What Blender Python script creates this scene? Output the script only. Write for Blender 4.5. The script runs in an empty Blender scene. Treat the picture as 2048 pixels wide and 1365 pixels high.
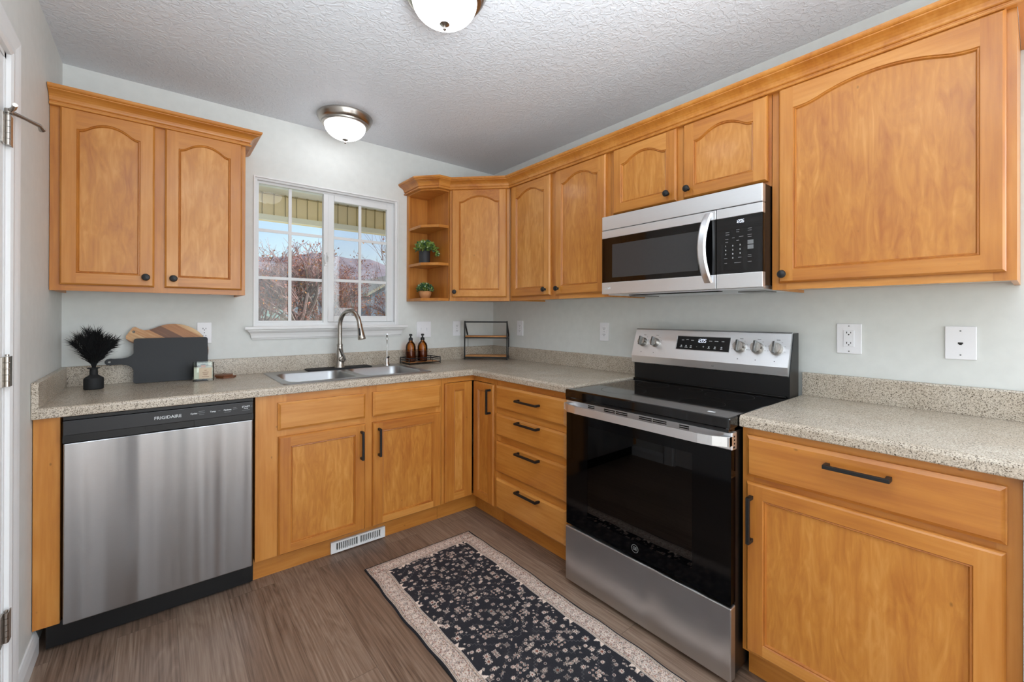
import bpy, bmesh, math, random
import numpy as np
from mathutils import Vector, Matrix
C = bpy.context.scene.collection
PI = math.pi
scn = bpy.context.scene
# ------------------------------------------------------------------ camera
cam_d = bpy.data.cameras.new('camera'); cam = bpy.data.objects.new('camera', cam_d); C.objects.link(cam)
YAW, PIT, ROL = math.radians(-39.2297), math.radians(0.0978), math.radians(0.1272)
_f = Vector((-math.sin(YAW)*math.cos(PIT), math.cos(YAW)*math.cos(PIT), math.sin(PIT)))
_r = Vector((math.cos(YAW), math.sin(YAW), 0)); _u = _r.cross(_f)
_r2 = math.cos(ROL)*_r + math.sin(ROL)*_u; _u2 = -math.sin(ROL)*_r + math.cos(ROL)*_u
M = Matrix((( _r2.x, _u2.x, -_f.x, -2.1792), (_r2.y, _u2.y, -_f.y, -2.9197), (_r2.z, _u2.z, -_f.z, 1.2527), (0,0,0,1)))
cam.matrix_world = M
cam_d.sensor_width = 36; cam_d.lens = 865.5928/2048*36
cam_d.shift_y = -(682.5-631.155)/2048; cam_d.clip_start = 0.02; cam_d.clip_end = 2000
scn.camera = cam
scn.view_settings.view_transform = 'Standard'; scn.view_settings.look = 'None'
scn.view_settings.exposure = 0.0; scn.view_settings.gamma = 1; scn.view_settings.use_curve_mapping = False
# ------------------------------------------------------------------ world and lights
world = bpy.data.worlds.new('sky'); scn.world = world; world.use_nodes = True
wn = world.node_tree; wn.nodes.clear()
wo = wn.nodes.new('ShaderNodeOutputWorld'); wb = wn.nodes.new('ShaderNodeBackground')
sky = wn.nodes.new('ShaderNodeTexSky'); sky.sky_type = 'NISHITA'; sky.sun_disc = False
sky.sun_elevation = math.radians(32); sky.sun_rotation = math.radians(75); sky.air_density = 1.0; sky.dust_density = 1.6; sky.ozone_density = 1.5
wn.links.new(sky.outputs[0], wb.inputs[0]); wn.links.new(wb.outputs[0], wo.inputs[0]); wb.inputs[1].default_value = 0.2
def light(name, kind, loc, rot, energy, color, **kw):
    d = bpy.data.lights.new(name, kind); d.energy = energy; d.color = color
    for k, v in kw.items(): setattr(d, k, v)
    o = bpy.data.objects.new(name, d); C.objects.link(o); o.location = loc; o.rotation_euler = rot
    return o
light('sun', 'SUN', (6,-4,8), (math.radians(50), 0, math.radians(72)), 7.0, (1,.95,.88), angle=math.radians(3))
# area fills added at unseen rear and side wall openings to brighten the room
light('fill_rear', 'AREA', (-1.27,-6.16,1.25), (math.radians(90),0,0), 64, (.90,.96,1), shape='RECTANGLE', size=2.1, size_y=2.0)
light('fill_side', 'AREA', (.14,-4.2,1.3), (math.radians(90),0,math.radians(90)), 64, (.90,.96,1), shape='RECTANGLE', size=1.7, size_y=1.9)
light('bounce_fill', 'AREA', (-1.95,-3.2,1.45), (PI-math.radians(30),0,math.radians(-20)), 35, (.88,.95,1), shape='RECTANGLE', size=.9, size_y=.8, spread=math.radians(105))  # added upward fill behind the camera, stands in for light bounced off the ceiling
LAMP_E = 6.0   # radiance of the glowing ceiling lamp domes
# ------------------------------------------------------------------ materials
def lin(c): return tuple(((x/255)/12.92 if x/255 <= .04045 else ((x/255+.055)/1.055)**2.4) for x in c)
MATS = {}
def nodes(name):
    m = bpy.data.materials.new(name); m.use_nodes = True
    nt = m.node_tree; b = nt.nodes['Principled BSDF']; MATS[name] = m
    return m, nt, b
def N(nt, t, **kw):
    n = nt.nodes.new(t)
    for k, v in kw.items(): setattr(n, k, v)
    return n
def plain(name, rgb, rough=.5, metal=0, coat=0, trans=0, ior=1.45, emit=None, es=0, alpha=1, bump=0, bscale=60, spec=.5, var=0.06):
    m, nt, b = nodes(name)
    col = lin(rgb)
    tc = N(nt,'ShaderNodeTexCoord'); no = N(nt,'ShaderNodeTexNoise'); no.inputs['Scale'].default_value = bscale; no.inputs['Detail'].default_value = 4
    nt.links.new(tc.outputs['Object'], no.inputs['Vector'])
    mp = N(nt,'ShaderNodeMapRange'); mp.inputs['To Min'].default_value = 1-var; mp.inputs['To Max'].default_value = 1+var
    nt.links.new(no.outputs['Fac'], mp.inputs['Value'])
    mx = N(nt,'ShaderNodeVectorMath', operation='SCALE'); mx.inputs[0].default_value = col
    nt.links.new(mp.outputs[0], mx.inputs['Scale']); nt.links.new(mx.outputs[0], b.inputs['Base Color'])
    b.inputs['Roughness'].default_value = rough; b.inputs['Metallic'].default_value = metal
    b.inputs['Coat Weight'].default_value = coat; b.inputs['Transmission Weight'].default_value = trans
    b.inputs['IOR'].default_value = ior; b.inputs['Specular IOR Level'].default_value = spec
    if emit: b.inputs['Emission Color'].default_value = (*lin(emit),1); b.inputs['Emission Strength'].default_value = es
    if bump:
        bp = N(nt,'ShaderNodeBump'); bp.inputs['Strength'].default_value = bump; bp.inputs['Distance'].default_value = .002
        nt.links.new(no.outputs['Fac'], bp.inputs['Height']); nt.links.new(bp.outputs[0], b.inputs['Normal'])
    return m
def ramp(nt, stops):
    r = N(nt,'ShaderNodeValToRGB'); e = r.color_ramp.elements
    while len(e) < len(stops): e.new(.5)
    for i,(p,c) in enumerate(stops): e[i].position = p; e[i].color = (*lin(c),1)
    return r
def wood(name, dark, mid, lite, vertical=True, ply=False, rough=.36, coat=.15):
    m, nt, b = nodes(name); L = nt.links
    tc = N(nt,'ShaderNodeTexCoord'); oi = N(nt,'ShaderNodeObjectInfo')
    at = N(nt,'ShaderNodeAttribute', attribute_name='tone')
    off = N(nt,'ShaderNodeVectorMath', operation='SCALE'); off.inputs[0].default_value = (7.3,3.1,5.7); L.new(oi.outputs['Random'], off.inputs['Scale'])
    add = N(nt,'ShaderNodeVectorMath', operation='ADD'); L.new(tc.outputs['Object'], add.inputs[0]); L.new(off.outputs[0], add.inputs[1])
    o2 = N(nt,'ShaderNodeVectorMath', operation='SCALE'); o2.inputs[0].default_value = (31,17,23); L.new(at.outputs['Fac'], o2.inputs['Scale'])
    add2 = N(nt,'ShaderNodeVectorMath', operation='ADD'); L.new(add.outputs[0], add2.inputs[0]); L.new(o2.outputs[0], add2.inputs[1])
    def nz(s, sc, det, dist=0):
        mp = N(nt,'ShaderNodeMapping'); mp.inputs['Scale'].default_value = s; L.new(add2.outputs[0], mp.inputs['Vector'])
        n = N(nt,'ShaderNodeTexNoise'); n.inputs['Scale'].default_value = sc; n.inputs['Detail'].default_value = det; n.inputs['Distortion'].default_value = dist
        L.new(mp.outputs[0], n.inputs['Vector']); return n
    fine = nz((30,30,1.5) if vertical else (1.5,30,30), 3.0, 5)
    big = nz((2.2,2.2,.55) if vertical else (.55,2.2,2.2), 3.5 if ply else 3.0, 4, 1.2 if ply else .6)
    flame = nz((5,5,1.1) if vertical else (1.1,5,5), 6 if ply else 4, 6, 2.0 if ply else .5)
    a = N(nt,'ShaderNodeMath', operation='MULTIPLY_ADD'); a.inputs[1].default_value = .20 if ply else .30; L.new(fine.outputs['Fac'], a.inputs[0])
    a2 = N(nt,'ShaderNodeMath', operation='MULTIPLY_ADD'); a2.inputs[1].default_value = .45; L.new(big.outputs['Fac'], a2.inputs[0]); L.new(a2.outputs[0], a.inputs[2])
    a3 = N(nt,'ShaderNodeMath', operation='MULTIPLY_ADD'); a3.inputs[1].default_value = .5 if ply else .3; a3.inputs[2].default_value = -.08 if ply else -.03; L.new(flame.outputs['Fac'], a3.inputs[0]); L.new(a3.outputs[0], a2.inputs[2])
    a4 = N(nt,'ShaderNodeMath', operation='MULTIPLY_ADD'); a4.inputs[1].default_value = .22; L.new(at.outputs['Fac'], a4.inputs[0]); L.new(a.outputs[0], a4.inputs[2])
    r = ramp(nt, [(.28,dark),(.5,mid),(.72,lite)]); L.new(a4.outputs[0], r.inputs[0])
    # small dark knots and flecks
    mp = N(nt,'ShaderNodeMapping'); mp.inputs['Scale'].default_value = (9,9,5) if vertical else (5,9,9); L.new(add2.outputs[0], mp.inputs['Vector'])
    v = N(nt,'ShaderNodeTexVoronoi'); v.inputs['Scale'].default_value = 1.3; L.new(mp.outputs[0], v.inputs['Vector'])
    vr = N(nt,'ShaderNodeMapRange'); vr.inputs['From Min'].default_value = .012; vr.inputs['From Max'].default_value = .05; vr.inputs['To Min'].default_value = .55; vr.inputs['To Max'].default_value = 1
    L.new(v.outputs['Distance'], vr.inputs['Value'])
    s = N(nt,'ShaderNodeVectorMath', operation='SCALE'); L.new(r.outputs[0], s.inputs[0]); L.new(vr.outputs[0], s.inputs['Scale'])
    L.new(s.outputs[0], b.inputs['Base Color'])
    b.inputs['Roughness'].default_value = rough; b.inputs['Coat Weight'].default_value = coat; b.inputs['Coat Roughness'].default_value = .12
    bp = N(nt,'ShaderNodeBump'); bp.inputs['Strength'].default_value = .12; bp.inputs['Distance'].default_value = .0015
    L.new(flame.outputs['Fac'], bp.inputs['Height']); L.new(bp.outputs[0], b.inputs['Normal']); L.new(bp.outputs[0], b.inputs['Coat Normal'])
    return m
WD = ((164,94,34),(193,125,51),(213,150,76))
wood('maple_v', *WD); wood('maple_h', *WD, vertical=False)
wood('maple_panel', (171,102,38),(196,130,54),(219,158,85), ply=True)
wood('shelf_wood', (150,95,45),(190,130,70),(215,160,100), vertical=False, coat=0, rough=.5)
wood('melamine', (196,190,178),(205,200,188),(212,207,196), coat=0, rough=.5)
def steel(name, base, rough, horiz=True, band=.0):
    m, nt, b = nodes(name); L = nt.links
    tc = N(nt,'ShaderNodeTexCoord'); mp = N(nt,'ShaderNodeMapping'); mp.inputs['Scale'].default_value = (6,6,900) if horiz else (900,900,6)
    L.new(tc.outputs['Object'], mp.inputs['Vector'])
    n = N(nt,'ShaderNodeTexNoise'); n.inputs['Scale'].default_value = 2; n.inputs['Detail'].default_value = 2; L.new(mp.outputs[0], n.inputs['Vector'])
    mr = N(nt,'ShaderNodeMapRange'); mr.inputs['To Min'].default_value = rough-.02; mr.inputs['To Max'].default_value = rough+.03
    L.new(n.outputs['Fac'], mr.inputs['Value']); L.new(mr.outputs[0], b.inputs['Roughness'])
    r = ramp(nt, [(.3,tuple(int(c*.985) for c in base)),(.7,base)]); L.new(n.outputs['Fac'], r.inputs[0]); L.new(r.outputs[0], b.inputs['Base Color'])
    b.inputs['Metallic'].default_value = 1
    b.inputs['Anisotropic'].default_value = .5
    if band:
        mp2 = N(nt,'ShaderNodeMapping'); mp2.inputs['Scale'].default_value = (3.4,3.4,.12); L.new(tc.outputs['Object'], mp2.inputs['Vector'])
        n2 = N(nt,'ShaderNodeTexNoise'); n2.inputs['Scale'].default_value = 2; n2.inputs['Detail'].default_value = 1.5; L.new(mp2.outputs[0], n2.inputs['Vector'])
        b2 = N(nt,'ShaderNodeBump'); b2.inputs['Strength'].default_value = 1; b2.inputs['Distance'].default_value = band
        L.new(n2.outputs['Fac'], b2.inputs['Height']); L.new(b2.outputs[0], b.inputs['Normal'])
    return m
steel('steel', (238,240,243), .34); steel('steel_wavy', (205,206,208), .33, band=.03); steel('steel_sink', (172,174,176), .30); steel('steel_bands', (176,177,179), .30, band=.05)
plain('nickel', (178,172,165), .27, 1); plain('chrome', (205,205,205), .12, 1); plain('nickel_dark', (120,120,118), .3, 1)
plain('black_metal', (22,23,25), .42, .0, bump=.1, bscale=300); plain('black_plastic', (16,16,17), .35); plain('black_gloss', (6,6,7), .06, coat=.2); plain('oven_black', (5,5,6), .07, spec=.25)
plain('matte_black', (30,31,33), .7, bump=.2, bscale=200); plain('slate_black', (46,48,51), .6, bump=.1, bscale=150)
plain('console', (38,38,40), .38); plain('dark_glass', (14,14,15), .04); plain('mw_screen', (60,60,61), .2); plain('dark_void', (4,4,4), .9)
plain('white_print', (215,218,220), .6); plain('grey_print', (120,122,124), .6); plain('dark_print', (60,60,60), .6); plain('burner_print', (26,26,27), .5)
plain('led', (235,240,255), .5, emit=(225,235,255), es=.95)
plain('white_paint', (232,232,232), .35, var=.01); plain('vinyl', (228,229,230), .3, var=.01); plain('plate', (240,240,244), .3, var=.01); plain('slot', (26,24,22), .6)
plain('lamp_glass', (245,246,250), .3, emit=(250,251,255), es=LAMP_E, var=0)
plain('soap', (104,62,14), .3); plain('wax', (236,232,214), .5); plain('label_paper', (216,196,170), .7); plain('wick_wood', (176,98,52), .7)
plain('green_tint', (190,215,200), .05, trans=1, ior=1.5)
plain('leaf_light', (132,158,72), .5, var=.3, bscale=90); plain('leaf_dark', (62,98,66), .5, var=.35, bscale=90); plain('leaf_pale', (170,190,150), .5, var=.2, bscale=90)
plain('terracotta', (196,140,92), .7, bump=.2); plain('soil', (50,38,28), .9); plain('pot_black', (48,50,54), .55)
plain('felt', (20,20,22), .9)
plain('coaster_wood', (120,72,44), .5, var=.25, bscale=40)
def glass(name, rgb, gl=.06, rough=0.0):
    m, nt, b = nodes(name); nt.nodes.remove(b); out = nt.nodes['Material Output']
    tr = N(nt,'ShaderNodeBsdfTransparent'); tr.inputs[0].default_value = (*lin(rgb),1)
    g = N(nt,'ShaderNodeBsdfGlossy'); g.inputs['Roughness'].default_value = rough
    fr = N(nt,'ShaderNodeFresnel'); fr.inputs[0].default_value = 1.32 if name in ('pane','insect_screen') else 1.5
    mx = N(nt,'ShaderNodeMixShader'); nt.links.new(fr.outputs[0], mx.inputs[0]); nt.links.new(tr.outputs[0], mx.inputs[1]); nt.links.new(g.outputs[0], mx.inputs[2])
    nt.links.new(mx.outputs[0], out.inputs[0]); return m
glass('pane', (250,252,252)); glass('insect_screen', (238,238,240)); glass('amber', (232,178,92)); glass('oven_pane', (82,82,84)); glass('jar', (249,252,250))
def wall_mat():
    m, nt, b = nodes('wall_paint'); L = nt.links
    tc = N(nt,'ShaderNodeTexCoord'); n = N(nt,'ShaderNodeTexNoise'); n.inputs['Scale'].default_value = 22; n.inputs['Detail'].default_value = 5
    L.new(tc.outputs['Object'], n.inputs['Vector'])
    r = ramp(nt, [(.3,(218,220,217)),(.7,(223,225,222))]); L.new(n.outputs['Fac'], r.inputs[0]); L.new(r.outputs[0], b.inputs['Base Color'])
    bp = N(nt,'ShaderNodeBump'); bp.inputs['Strength'].default_value = .18; bp.inputs['Distance'].default_value = .003
    L.new(n.outputs['Fac'], bp.inputs['Height']); L.new(bp.outputs[0], b.inputs['Normal']); b.inputs['Roughness'].default_value = .6
def ceil_mat():
    m, nt, b = nodes('ceiling_texture'); L = nt.links
    tc = N(nt,'ShaderNodeTexCoord'); mp = N(nt,'ShaderNodeMapping'); mp.inputs['Scale'].default_value = (1,1,1); L.new(tc.outputs['Object'], mp.inputs['Vector'])
    n = N(nt,'ShaderNodeTexNoise'); n.inputs['Scale'].default_value = 38; n.inputs['Detail'].default_value = 3; n.inputs['Distortion'].default_value = 1.2
    L.new(mp.outputs[0], n.inputs['Vector'])
    r0 = ramp(nt, [(.46,(0,0,0)),(.56,(255,255,255))]); L.new(n.outputs['Fac'], r0.inputs[0])
    n2 = N(nt,'ShaderNodeTexNoise'); n2.inputs['Scale'].default_value = 130; n2.inputs['Detail'].default_value = 3; L.new(mp.outputs[0], n2.inputs['Vector'])
    ad = N(nt,'ShaderNodeMath', operation='MULTIPLY_ADD'); ad.inputs[1].default_value = .3; L.new(n2.outputs['Fac'], ad.inputs[0]); L.new(r0.outputs[0], ad.inputs[2])
    r = ramp(nt, [(.0,(222,226,232)),(1,(227,231,237))]); L.new(n.outputs['Fac'], r.inputs[0]); L.new(r.outputs[0], b.inputs['Base Color'])
    bp = N(nt,'ShaderNodeBump'); bp.inputs['Strength'].default_value = .55; bp.inputs['Distance'].default_value = .0028
    L.new(ad.outputs[0], bp.inputs['Height']); L.new(bp.outputs[0], b.inputs['Normal']); b.inputs['Roughness'].default_value = .55
def counter_mat():
    m, nt, b = nodes('laminate'); L = nt.links
    tc = N(nt,'ShaderNodeTexCoord')
    def v(s):
        v = N(nt,'ShaderNodeTexNoise'); v.inputs['Scale'].default_value = s; v.inputs['Detail'].default_value = 2.5; v.inputs['Roughness'].default_value = .6; L.new(tc.outputs['Object'], v.inputs['Vector']); return v
    a = v(330); c = v(240); d = v(6)
    r1 = ramp(nt, [(.36,(108,99,90)),(.43,(188,176,160)),(.6,(208,197,181)),(.7,(224,215,202))]); L.new(a.outputs['Fac'], r1.inputs[0])
    r2 = ramp(nt, [(.34,(128,116,102)),(.42,(255,255,255)),(.8,(255,255,255))]); L.new(c.outputs['Fac'], r2.inputs[0])
    r3 = ramp(nt, [(.3,(240,236,232)),(.7,(255,255,255))]); L.new(d.outputs['Fac'], r3.inputs[0])
    m1 = N(nt,'ShaderNodeVectorMath', operation='MULTIPLY'); L.new(r1.outputs[0], m1.inputs[0]); L.new(r2.outputs[0], m1.inputs[1])
    m2 = N(nt,'ShaderNodeVectorMath', operation='MULTIPLY'); L.new(m1.outputs[0], m2.inputs[0]); L.new(r3.outputs[0], m2.inputs[1])
    L.new(m2.outputs[0], b.inputs['Base Color']); b.inputs['Roughness'].default_value = .27
def floor_mat():
    m, nt, b = nodes('plank_floor'); L = nt.links
    tc = N(nt,'ShaderNodeTexCoord')
    sw = N(nt,'ShaderNodeMapping'); sw.inputs['Rotation'].default_value = (0,0,-PI/2); sw.inputs['Location'].default_value = (.2,.066,0)
    L.new(tc.outputs['Object'], sw.inputs['Vector'])
    br = N(nt,'ShaderNodeTexBrick'); br.offset = .37; br.offset_frequency = 2
    br.inputs['Scale'].default_value = 1; br.inputs['Brick Width'].default_value = 1.22; br.inputs['Row Height'].default_value = .182; br.inputs['Mortar Size'].default_value = .0012
    br.inputs['Color1'].default_value = (0,0,0,1); br.inputs['Color2'].default_value = (1,1,1,1); br.inputs['Mortar'].default_value = (.5,.5,.5,1); br.inputs['Mortar Smooth'].default_value = .2
    L.new(sw.outputs[0], br.inputs['Vector'])
    off = N(nt,'ShaderNodeVectorMath', operation='SCALE'); L.new(br.outputs['Color'], off.inputs[0]); off.inputs['Scale'].default_value = 9
    add = N(nt,'ShaderNodeVectorMath', operation='ADD'); L.new(sw.outputs[0], add.inputs[0]); L.new(off.outputs[0], add.inputs[1])
    def nz(s, sc, det, dist):
        mp = N(nt,'ShaderNodeMapping'); mp.inputs['Scale'].default_value = s; L.new(add.outputs[0], mp.inputs['Vector'])
        n = N(nt,'ShaderNodeTexNoise'); n.inputs['Scale'].default_value = sc; n.inputs['Detail'].default_value = det; n.inputs['Distortion'].default_value = dist
        L.new(mp.outputs[0], n.inputs['Vector']); return n
    n1 = nz((.55,5.5,1), 1.7, 4, 1.1); n2 = nz((1.1,55,1), 2.6, 6, .3)
    # cathedral rings: contour lines of a stretched noise field
    mu = N(nt,'ShaderNodeMath', operation='MULTIPLY'); mu.inputs[1].default_value = 9; L.new(n1.outputs['Fac'], mu.inputs[0])
    pp = N(nt,'ShaderNodeMath', operation='PINGPONG'); pp.inputs[1].default_value = .5; L.new(mu.outputs[0], pp.inputs[0])
    a = N(nt,'ShaderNodeMath', operation='MULTIPLY_ADD'); a.inputs[1].default_value = .30; L.new(pp.outputs[0], a.inputs[0])
    a2 = N(nt,'ShaderNodeMath', operation='MULTIPLY_ADD'); a2.inputs[1].default_value = .70; L.new(n2.outputs['Fac'], a2.inputs[0]); L.new(a2.outputs[0], a.inputs[2])
    bw = N(nt,'ShaderNodeMath', operation='MULTIPLY_ADD'); bw.inputs[1].default_value = .24; bw.inputs[2].default_value = -.05; L.new(br.outputs['Color'], bw.inputs[0]); L.new(bw.outputs[0], a2.inputs[2])
    r = ramp(nt, [(.25,(92,72,58)),(.45,(124,101,85)),(.62,(143,121,104)),(.8,(160,139,122))]); L.new(a.outputs[0], r.inputs[0])
    mr = N(nt,'ShaderNodeMapRange'); mr.inputs['To Min'].default_value = 1; mr.inputs['To Max'].default_value = .62; L.new(br.outputs['Fac'], mr.inputs['Value'])
    s = N(nt,'ShaderNodeVectorMath', operation='SCALE'); L.new(r.outputs[0], s.inputs[0]); L.new(mr.outputs[0], s.inputs['Scale']); L.new(s.outputs[0], b.inputs['Base Color'])
    b.inputs['Roughness'].default_value = .42
    bp = N(nt,'ShaderNodeBump'); bp.inputs['Strength'].default_value = .15; bp.inputs['Distance'].default_value = .001; L.new(a.outputs[0], bp.inputs['Height']); L.new(bp.outputs[0], b.inputs['Normal'])
wall_mat(); ceil_mat(); counter_mat(); floor_mat()
# ------------------------------------------------------------------ geometry helpers
class MB:
    def __init__(s): s.v=[]; s.f=[]; s.m=[]; s.s=[]; s.t=[]
    def add(s, verts, faces, mi=0, smooth=False, tone=0.0):
        k=len(s.v); s.v += [tuple(v) for v in verts]
        for f in faces: s.f.append(tuple(i+k for i in f)); s.m.append(mi); s.s.append(smooth); s.t.append(tone)
        return s
    def box(s,x0,x1,y0,y1,z0,z1,mi=0,bv=0,tone=0.0):
        x0,x1=min(x0,x1),max(x0,x1); y0,y1=min(y0,y1),max(y0,y1); z0,z1=min(z0,z1),max(z0,z1)
        if bv<=0:
            v=[(x0,y0,z0),(x1,y0,z0),(x1,y1,z0),(x0,y1,z0),(x0,y0,z1),(x1,y0,z1),(x1,y1,z1),(x0,y1,z1)]
            return s.add(v,[(3,2,1,0),(4,5,6,7),(0,1,5,4),(1,2,6,5),(2,3,7,6),(3,0,4,7)],mi,False,tone)
        bm=bmesh.new(); bmesh.ops.create_cube(bm,size=1)
        bmesh.ops.transform(bm,matrix=Matrix.Translation(((x0+x1)/2,(y0+y1)/2,(z0+z1)/2))@Matrix.Diagonal((x1-x0,y1-y0,z1-z0,1)),verts=bm.verts)
        bmesh.ops.bevel(bm,geom=list(bm.edges),offset=bv,segments=2,profile=.5,affect='EDGES')
        return s.bm(bm,mi,False,tone)
    def bm(s,bm,mi=0,smooth=False,tone=0.0):
        bm.verts.index_update(); s.add([v.co[:] for v in bm.verts],[[v.index for v in f.verts] for f in bm.faces],mi,smooth,tone); bm.free(); return s
    def prism(s,poly,axis,a,b,mi=0,tone=0.0):      # poly: 2D points; axis 'x': (y,z), 'y': (x,z), 'z': (x,y)
        n=len(poly)
        P=lambda p,t:{'x':(t,p[0],p[1]),'y':(p[0],t,p[1]),'z':(p[0],p[1],t)}[axis]
        v=[P(p,a) for p in poly]+[P(p,b) for p in poly]
        return s.add(v,[tuple(range(n))[::-1],tuple(range(n,2*n))]+[(i,(i+1)%n,n+(i+1)%n,n+i) for i in range(n)],mi,False,tone)
    def lathe(s,prof,c,axis='z',seg=28,mi=0,smooth=True):   # prof: (r,h)
        v=[];fs=[];n=len(prof)
        for k in range(seg):
            a=2*PI*k/seg
            for r,h in prof:
                p={'z':(r*math.cos(a),r*math.sin(a),h),'y':(r*math.cos(a),h,r*math.sin(a)),'x':(h,r*math.cos(a),r*math.sin(a))}[axis]
                v.append((c[0]+p[0],c[1]+p[1],c[2]+p[2]))
        for k in range(seg):
            for i in range(n-1):
                a=k*n+i; b2=((k+1)%seg)*n+i
                fs.append((a,b2,b2+1,a+1))
        return s.add(v,fs,mi,smooth)
    def tube(s,pts,r,seg=10,mi=0,smooth=True,cap=True,flat=1.0):
        pts=[Vector(p) for p in pts]; n=len(pts); rs=r if isinstance(r,(list,tuple)) else [r]*n
        up=None; v=[]; fs=[]
        for i,p in enumerate(pts):
            t=(pts[min(i+1,n-1)]-pts[max(i-1,0)]).normalized()
            if up is None: up=Vector((0,0,1)) if abs(t.z)<.9 else Vector((1,0,0))
            a=(up-t*up.dot(t)).normalized(); b2=t.cross(a); up=a
            for k in range(seg):
                an=2*PI*k/seg; v.append(p+(a*math.cos(an)*flat+b2*math.sin(an))*rs[i])
        for i in range(n-1):
            for k in range(seg): fs.append((i*seg+k,i*seg+(k+1)%seg,(i+1)*seg+(k+1)%seg,(i+1)*seg+k))
        if cap: fs += [tuple(range(seg))[::-1],tuple((n-1)*seg+k for k in range(seg))]
        return s.add(v,fs,mi,smooth)
    def xf(s,mat):
        s.v=[tuple(mat@Vector(v)) for v in s.v]; return s
    def mesh(s,name,mats,off=(0,0,0)):
        me=bpy.data.meshes.new(name); me.from_pydata([(v[0]-off[0],v[1]-off[1],v[2]-off[2]) for v in s.v],[],s.f)
        for m in mats: me.materials.append(MATS[m])
        me.polygons.foreach_set('material_index',s.m); me.polygons.foreach_set('use_smooth',s.s)
        if any(s.t):
            at=me.attributes.new('tone','FLOAT','FACE'); at.data.foreach_set('value',s.t)
        me.update()
        if any(s.s): me.set_sharp_from_angle(angle=math.radians(38)); me.polygons.foreach_set('use_smooth',s.s)
        return me
ROT = {'B':0.0,'R':-PI/2,'L':PI/2,'D':-PI/4,'Z':0.0}
XL = -2.533
BASE = {'B':(0,0,0),'R':(0,0,0),'L':(XL,0,0),'Z':(0,0,0)}
class Thing:
    """a thing made of parts; coordinates are given in the frame of the wall it stands against"""
    def __init__(s,name,label,cat,o=(0,0,0),side='B',group=None,base=None):
        s.o=o; e=bpy.data.objects.new(name,None); C.objects.link(e); e.empty_display_size=.05
        b=Vector(base if base else BASE[side]); rz=ROT[side]
        e.location=b+Matrix.Rotation(rz,3,'Z')@Vector(o); e.rotation_euler=(0,0,rz)
        if label: e['label']=label; e['category']=cat
        if group: e['group']=group
        s.e=e
    def part(s,name,mb,mats,parent=None,label=None,kind=None):
        if isinstance(mats,str): mats=[mats]
        o=bpy.data.objects.new(name,mb.mesh(name,mats,s.o)); C.objects.link(o); o.parent=parent or s.e
        if label: o['label']=label
        if kind: o['kind']=kind
        return o
def single(name,mb,mats,label,cat,o=(0,0,0),side='Z',group=None):
    if isinstance(mats,str): mats=[mats]
    ob=bpy.data.objects.new(name,mb.mesh(name,mats,o)); C.objects.link(ob)
    ob.location=Vector(BASE[side])+Matrix.Rotation(ROT[side],3,'Z')@Vector(o); ob.rotation_euler=(0,0,ROT[side])
    if label: ob['label']=label; ob['category']=cat
    if group: ob['group']=group
    return ob
def struct(name,mb,mats,o=(0,0,0),side='Z'):
    ob=single(name,mb,mats,None,None,o,side); ob['kind']='structure'; return ob
def text_mb(txt,size,mat4,depth=.0004,bold=0):
    cu=bpy.data.curves.new('t','FONT'); cu.body=txt; cu.size=size; cu.align_x='CENTER'; cu.align_y='CENTER'; cu.extrude=depth; cu.resolution_u=3; cu.offset=bold
    ob=bpy.data.objects.new('t',cu); C.objects.link(ob); bpy.context.view_layer.update()
    me=bpy.data.meshes.new_from_object(ob.evaluated_get(bpy.context.evaluated_depsgraph_get()))
    mb=MB(); mb.add([mat4@v.co for v in me.vertices],[tuple(p.vertices) for p in me.polygons])
    bpy.data.objects.remove(ob); bpy.data.curves.remove(cu); bpy.data.meshes.remove(me); return mb
def face_mat(x,y,z,sx=1.0,tilt=0.0):   # text plane facing local -y
    return Matrix.Translation((x,y,z))@Matrix.Rotation(PI/2+tilt,4,'X')@Matrix.Diagonal((sx,1,1,1))
def join(*mbs):
    r=MB()
    for m in mbs:
        k=len(r.v); r.v+=m.v; r.f+=[tuple(i+k for i in f) for f in m.f]; r.m+=m.m; r.s+=m.s; r.t+=m.t
    return r
# ------------------------------------------------------------------ room shell
ZC=2.44; YR=-6.0
b=MB(); b.box(XL-.12,.12,YR-.12,.12,-.1,0); fl=struct('floor',b,'plank_floor')
b=MB(); b.box(XL-.12,.12,YR-.12,.12,ZC,ZC+.1); struct('ceiling',b,'ceiling_texture')
WX0,WX1,WZ0,WZ1=-1.745,-.858,1.195,2.07
b=MB()
b.box(XL-.12,WX0,0,.12,0,ZC); b.box(WX1,.12,0,.12,0,ZC); b.box(WX0,WX1,0,.12,0,WZ0); b.box(WX0,WX1,0,.12,WZ1,ZC)
struct('wall_back',b,'wall_paint')
b=MB(); b.box(0,.12,-3.3,0,0,ZC); b.box(0,.12,YR-.12,-5.1,0,ZC); b.box(0,.12,-5.1,-3.3,2.3,ZC); b.box(0,.12,-5.1,-3.3,0,.3); struct('wall_right',b,'wall_paint')
DY0,DY1,DZ=-.965,-1.78,2.035
b=MB(); b.box(XL-.12,XL,DY0,0,0,ZC); b.box(XL-.12,XL,DY1,DY0,DZ,ZC); b.box(XL-.12,XL,YR,DY1,0,ZC)
struct('wall_left',b,'wall_paint')
b=MB(); b.box(XL,-2.35,YR-.12,YR,0,ZC); b.box(-.19,0,YR-.12,YR,0,ZC); b.box(-2.35,-.19,YR-.12,YR,2.25,ZC); b.box(-2.35,-.19,YR-.12,YR,0,.12)
struct('wall_rear',b,'wall_paint')
b=MB(); b.box(-.64,0,-3.02,-2.893,0,.872); struct('wall_end',b,'wall_paint')
# baseboard on the left wall
b=MB(); prof=[(0,0),(.014,0),(.014,.055),(.009,.075),(.005,.085),(0,.085)]
b.prism([(XL+p[0],p[1]) for p in prof],'y',-.885,-.57); struct('baseboard_left',b,'white_paint')
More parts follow.
